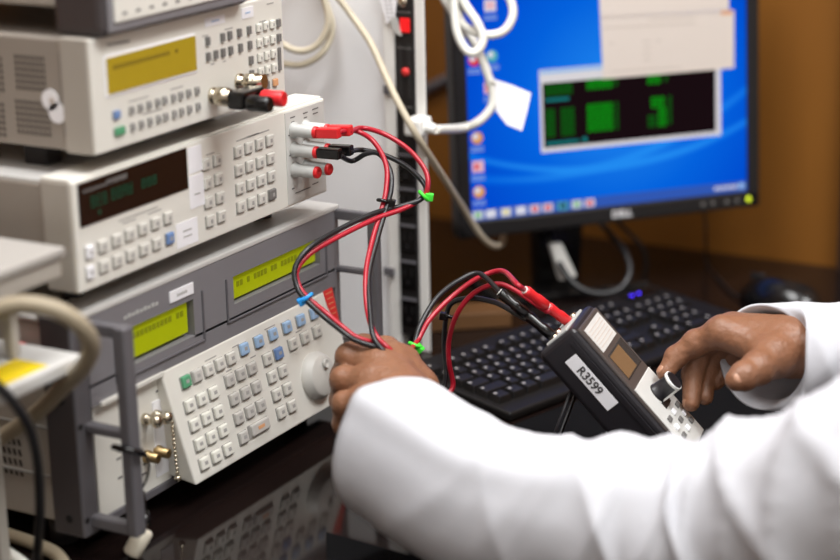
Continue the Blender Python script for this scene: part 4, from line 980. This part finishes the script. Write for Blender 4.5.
# trunk, neck, head, arms and legs
HC = V((.31, -.845, .60))
def bodyf(X, Y, Z):
    d = ell(X, Y, Z, (.31, -.95, .08), (.155, .11, .26))
    d = smin(d, ell(X, Y, Z, (.31, -.94, .24), (.17, .105, .13)), .05)
    d = smin(d, ell(X, Y, Z, (.31, -1.0, -.18), (.165, .13, .14)), .06)
    d = smin(d, cone(X, Y, Z, (.31, -.93, .30), tuple(HC+V((0, -.015, -.06))), .062, .052), .03)
    h = smin(ell(X, Y, Z, tuple(HC+V((0, -.012, .025))), (.074, .094, .095)), ell(X, Y, Z, tuple(HC+V((0, .025, -.055))), (.055, .062, .062)), .03)
    h = smin(h, cone(X, Y, Z, tuple(HC+V((0, .082, .012))), tuple(HC+V((0, .104, -.026))), .008, .0135), .012)
    h = smin(h, cone(X, Y, Z, tuple(HC+V((-.022, .082, -.062))), tuple(HC+V((.022, .082, -.062))), .008, .008), .008)
    for s in (-1, 1):
        h = smin(h, ell(X, Y, Z, tuple(HC+V((.075*s, -.005, -.005))), (.010, .019, .032)), .006)
        h = smin(h, cone(X, Y, Z, tuple(HC+V((.015*s, .078, .030))), tuple(HC+V((.045*s, .066, .030))), .009, .008), .01)
    d = smin(d, h, .015)
    for S, E, W in ((LS, LE, LW), (RS, RE, RW)):
        a = smin(cone(X, Y, Z, S, E, .056, .042), (smin(cone(X, Y, Z, E, LM_, .042, .037), cone(X, Y, Z, LM_, W, .037, .029), .012) if S is LS else cone(X, Y, Z, E, W, .042, .029)), .012); d = smin(d, a, .04)
    for s in (-1, 1):
        d = smin(d, cone(X, Y, Z, (.31+.085*s, -.98, -.20), (.31+.12*s, -.56, -.22), .082, .058), .03)
        d = smin(d, cone(X, Y, Z, (.31+.12*s, -.56, -.22), (.31+.12*s, -.60, -.68), .056, .038), .02)
    return d
v1, f1_ = surface_nets(bodyf, (-.05, -1.18, ZF+.01), (.68, -.15, .76), .0105)
b = MB(); b.arrays(v1, f1_, M['skin'])
for v_, f_ in HV: b.arrays(v_, f_, M['skin'])
body = b.build('body', per, recalc=False)
# nails
def nail(tip, prev, out, r):
    d = (tip-prev).normalized(); out = (out-d*out.dot(d)).normalized(); s = d.cross(out)
    rot = Matrix((s, d, out)).transposed(); b = MB(); b.sphere(tip+out*(r*.86)-d*(r*.1), 1, M['nail'], (r*.66, r*.8, r*.30), rot, 16); b.build('nail', body)
toC = -FW
nail(rT[3], rT[2], toC+UP*.25+RT*.1, .0100); nail(rI[3], rI[2], -RT*.9+UP*.9-FW*.3, .0080); nail(rM[3], rM[2], -RT-FW*.2, .0080)
# head details
b = MB(); vh, fh = surface_nets(lambda X, Y, Z: np.maximum(ell(X, Y, Z, tuple(HC+V((0, -.018, .035))), (.082, .100, .100)), -(ell(X, Y, Z, tuple(HC+V((0, .075, -.04))), (.085, .07, .10)))), tuple(HC-V((.1, .14, .12))), tuple(HC+V((.1, .12, .16))), .006); b.arrays(vh, fh, M['hair']); b.build('hair', per, recalc=False)
for s in (-1, 1):
    b = MB(); b.sphere(HC+V((.031*s, .066, .012)), .0125, M['eye']); e = b.build('eye', per); b = MB(); b.sphere(HC+V((.031*s, .0765, .011)), .0052, M['iris'], (1, .5, 1)); b.build('iris', e)

# lab coat: body part (implicit) and two lofted sleeves with folds
def coatf(X, Y, Z):
    d = ell(X, Y, Z, (.31, -.95, .08), (.18, .135, .29)); d = smin(d, ell(X, Y, Z, (.31, -.935, .22), (.205, .13, .145)), .05)
    d = smin(d, ell(X, Y, Z, (.31, -1.0, -.17), (.20, .165, .16)), .06); d = smin(d, cone(X, Y, Z, (.31, -.93, .30), (.31, -.90, .40), .085, .075), .03)
    for S, E in ((LS, LE), (RS, RE)): d = smin(d, cone(X, Y, Z, S+(V((.31, -.93, .26))-S)*.35, S+(E-S)*.18, .085, .078), .03)
    d = d + .004*np.sin(X*60+Z*25)*np.sin(Z*18+Y*30)
    return np.maximum(d, Z-.405)
vc, fc = surface_nets(coatf, (.0, -1.2, -.36), (.66, -.68, .45), .0105)
cb = MB(); cb.arrays(vc, fc, M['coat'])
def sleeve(path, radii, cuff=None, seed=0, foldfn=None, n=112, res=22):
    P = catmull([V(p) for p in path], res); N = len(P); K = len(path)
    rr = np.interp(np.linspace(0, K-1, N), range(K), radii); prev = V((0, 0, 1)); rings = []
    Lc = [0]
    for a, b_ in zip(P, P[1:]): Lc.append(Lc[-1]+(b_-a).length)
    for k in range(N):
        t = (P[min(k+1, N-1)]-P[max(k-1, 0)]).normalized()
        if cuff and k < cuff[1]: t = cuff[0].lerp(t, k/cuff[1]).normalized()
        y = (prev-t*prev.dot(t)).normalized(); prev = y; x = y.cross(t)
        ring = []
        for j in range(n):
            th = 2*math.pi*j/n; r_ = rr[k]*(1+foldfn(th, Lc[k], k/(N-1)))
            ring.append(P[k]+x*(math.cos(th)*r_)+y*(math.sin(th)*r_))
        rings.append(ring)
    # turned-in hem at the open end
    c0 = P[0]; t0 = (P[1]-P[0]).normalized()
    if cuff: t0 = cuff[0]
    inner = [c0+(p-c0)*.80+t0*.02 for p in rings[0]]; mid_ = [c0+(p-c0)*.95-t0*.0006 for p in rings[0]]
    rings = [inner, mid_]+rings
    verts = [p for r_ in rings for p in r_]; faces = []
    for k in range(len(rings)-1):
        for j in range(n): faces.append((k*n+j, k*n+(j+1) % n, (k+1)*n+(j+1) % n, (k+1)*n+j))
    cb.arrays(verts, faces, M['coat'])
def ridge(a, w): return math.exp(-(a/w)**2)
def angd(a, b_): return (a-b_+math.pi) % (2*math.pi)-math.pi
def crease(x, p=1.6): return (1-abs(math.sin(x)))**p
def lfold(th, s, u):
    g = min(1, max(0, (s-.10)/.15)); k = 1-g
    hem = .012*math.exp(-((s-.004)/.012)**2)
    # the stiff cuff keeps a sharp pressed edge facing the instruments and flat sides
    edge = .10*math.exp(-(angd(th, 2.15)/.22)**2)*(1-.75*g) - .045*math.exp(-(angd(th, 1.35)/.4)**2)*k - .05*math.exp(-(angd(th, 2.95)/.45)**2)*k
    w = .12*crease(s*21+.95*th+.4, 2)+.09*crease(s*34-1.1*th+1.3, 2.6)+.05*crease(s*58+2*th, 2.5)-.075
    soft = .03*crease(s*30+1.3*th, 2)*(1-g)*min(1, s/.05)
    return w*g+edge+hem+soft
def rfold(th, s, u):
    g = min(1, s/.06)
    return (.07*crease(s*32+1.2*th+.5)+.05*crease(s*50-1.4*th+1, 2)-.03)*g+.02*math.sin(2*th+.8)+.015*math.sin(3*th)+.012*math.exp(-(s/.012)**2)
cc = at(394, 446, 1.80)
ax = V((-.42, -.90, -.06)).normalized()
sleeve([cc, at(478, 498, 1.755), at(572, 520, 1.715), at(652, 528, 1.69), at(735, 530, 1.655), LE.lerp(LS, .5)+V((-.01, .0, -.012)), LS+V((.01, 0, 0))], [.0715, .0735, .0760, .0815, .086, .090, .092], (ax, 8), 1, lfold)
rc = at(763, 356, 1.96)
cn = (RT*.62+FW*.62+UP*-.05).normalized()           # the loose right cuff opens left and towards the room
sleeve([rc, rc.lerp(RE, .3)+V((0, 0, .004)), rc.lerp(RE, .65), RE, RE.lerp(RS, .5)+V((.02, 0, .01)), RS], [.0545, .060, .066, .074, .08, .085], (cn, 12), 2, rfold)
coat = cb.build('lab_coat', per, recalc=True)
b = MB()
for k in range(4): b.lathe((.31+.005, -.80+.004*k-.012*abs(k-1.5), .26-k*.09), (0, 1, 0), [(0, .0075), (.003, .0075), (.003, 0)], M['white'], 16)
def trf(X, Y, Z):
    d = ell(X, Y, Z, (.31, -1.0, -.2), (.185, .15, .13))
    for s in (-1, 1):
        d = smin(d, cone(X, Y, Z, (.31+.085*s, -.98, -.20), (.31+.12*s, -.55, -.22), .094, .070), .03); d = smin(d, cone(X, Y, Z, (.31+.12*s, -.55, -.22), (.31+.12*s, -.60, -.66), .066, .054), .02)
    return d
vt, ft = surface_nets(trf, (.05, -1.2, -.70), (.58, -.42, -.03), .012); b = MB(); b.arrays(vt, ft, M['trouser']); b.build('trousers', per, recalc=False)
for s in (-1, 1):
    x = .31+.12*s
    vs_, fs_ = surface_nets(lambda X, Y, Z: np.maximum(smin(cone(X, Y, Z, (x, -.63, ZF+.045), (x, -.47, ZF+.03), .043, .038), cone(X, Y, Z, (x, -.60, ZF+.05), (x, -.60, ZF+.10), .042, .042), .02), ZF+.001-Z), (x-.07, -.72, ZF-.01), (x+.07, -.40, ZF+.18), .007)
    b = MB(); b.arrays(vs_, fs_, M['shoe']); b.build('shoe', per, recalc=False)
ch = thing('office_chair', 'black fabric office chair under the seated person', 'chair', (.31, -1.0, ZF))
b = MB(); b.box((.08, -1.22, -.43), (.54, -.76, -.365), M['chair'], .02, seg=3); b.build('seat', ch)
b = MB(); b.box((.12, -1.31, -.18), (.50, -1.26, .16), M['chair'], .02, seg=3); b.box((.28, -1.30, -.36), (.34, -1.275, -.17), M['black']); b.build('backrest', ch)
b = MB(); b.rod((.31, -1.0, ZF+.09), (.31, -1.0, -.42), .028, M['black']); b.build('column', ch)
for k in range(5):
    a = 2*math.pi*k/5+.3; e = V((.31+.29*math.cos(a), -1.0+.29*math.sin(a), ZF+.065)); b = MB(); b.rod((.31, -1.0, ZF+.09), e, .022, M['black'], .016); lg = b.build('leg', ch)
    b = MB(); b.rod(e+V((-.012, 0, -.038)), e+V((.012, 0, -.038)), .0265, M['rubber']); b.build('caster', lg)

# ================================================================== CAMERA, WORLD
cam = bpy.data.cameras.new('camera'); co = bpy.data.objects.new('camera', cam); COL.objects.link(co)
cm = Matrix((RT, UP, -FW)).transposed().to_4x4(); cm.translation = CAM; co.matrix_world = cm
cam.sensor_width = 36; cam.lens = 36*FPX/840; cam.clip_start = .05; cam.clip_end = 50
cam.dof.use_dof = True; cam.dof.focus_distance = 2.02; cam.dof.aperture_fstop = 2.3
sc = bpy.context.scene; sc.camera = co
w = bpy.data.worlds.new('world'); sc.world = w; w.use_nodes = True; w.node_tree.nodes['Background'].inputs[0].default_value = (.9, .95, 1, 1); w.node_tree.nodes['Background'].inputs[1].default_value = .3
sc.view_settings.view_transform = 'Standard'; sc.view_settings.look = 'None'; sc.view_settings.gamma = 1; sc.view_settings.exposure = 0
sc.view_settings.use_curve_mapping = False
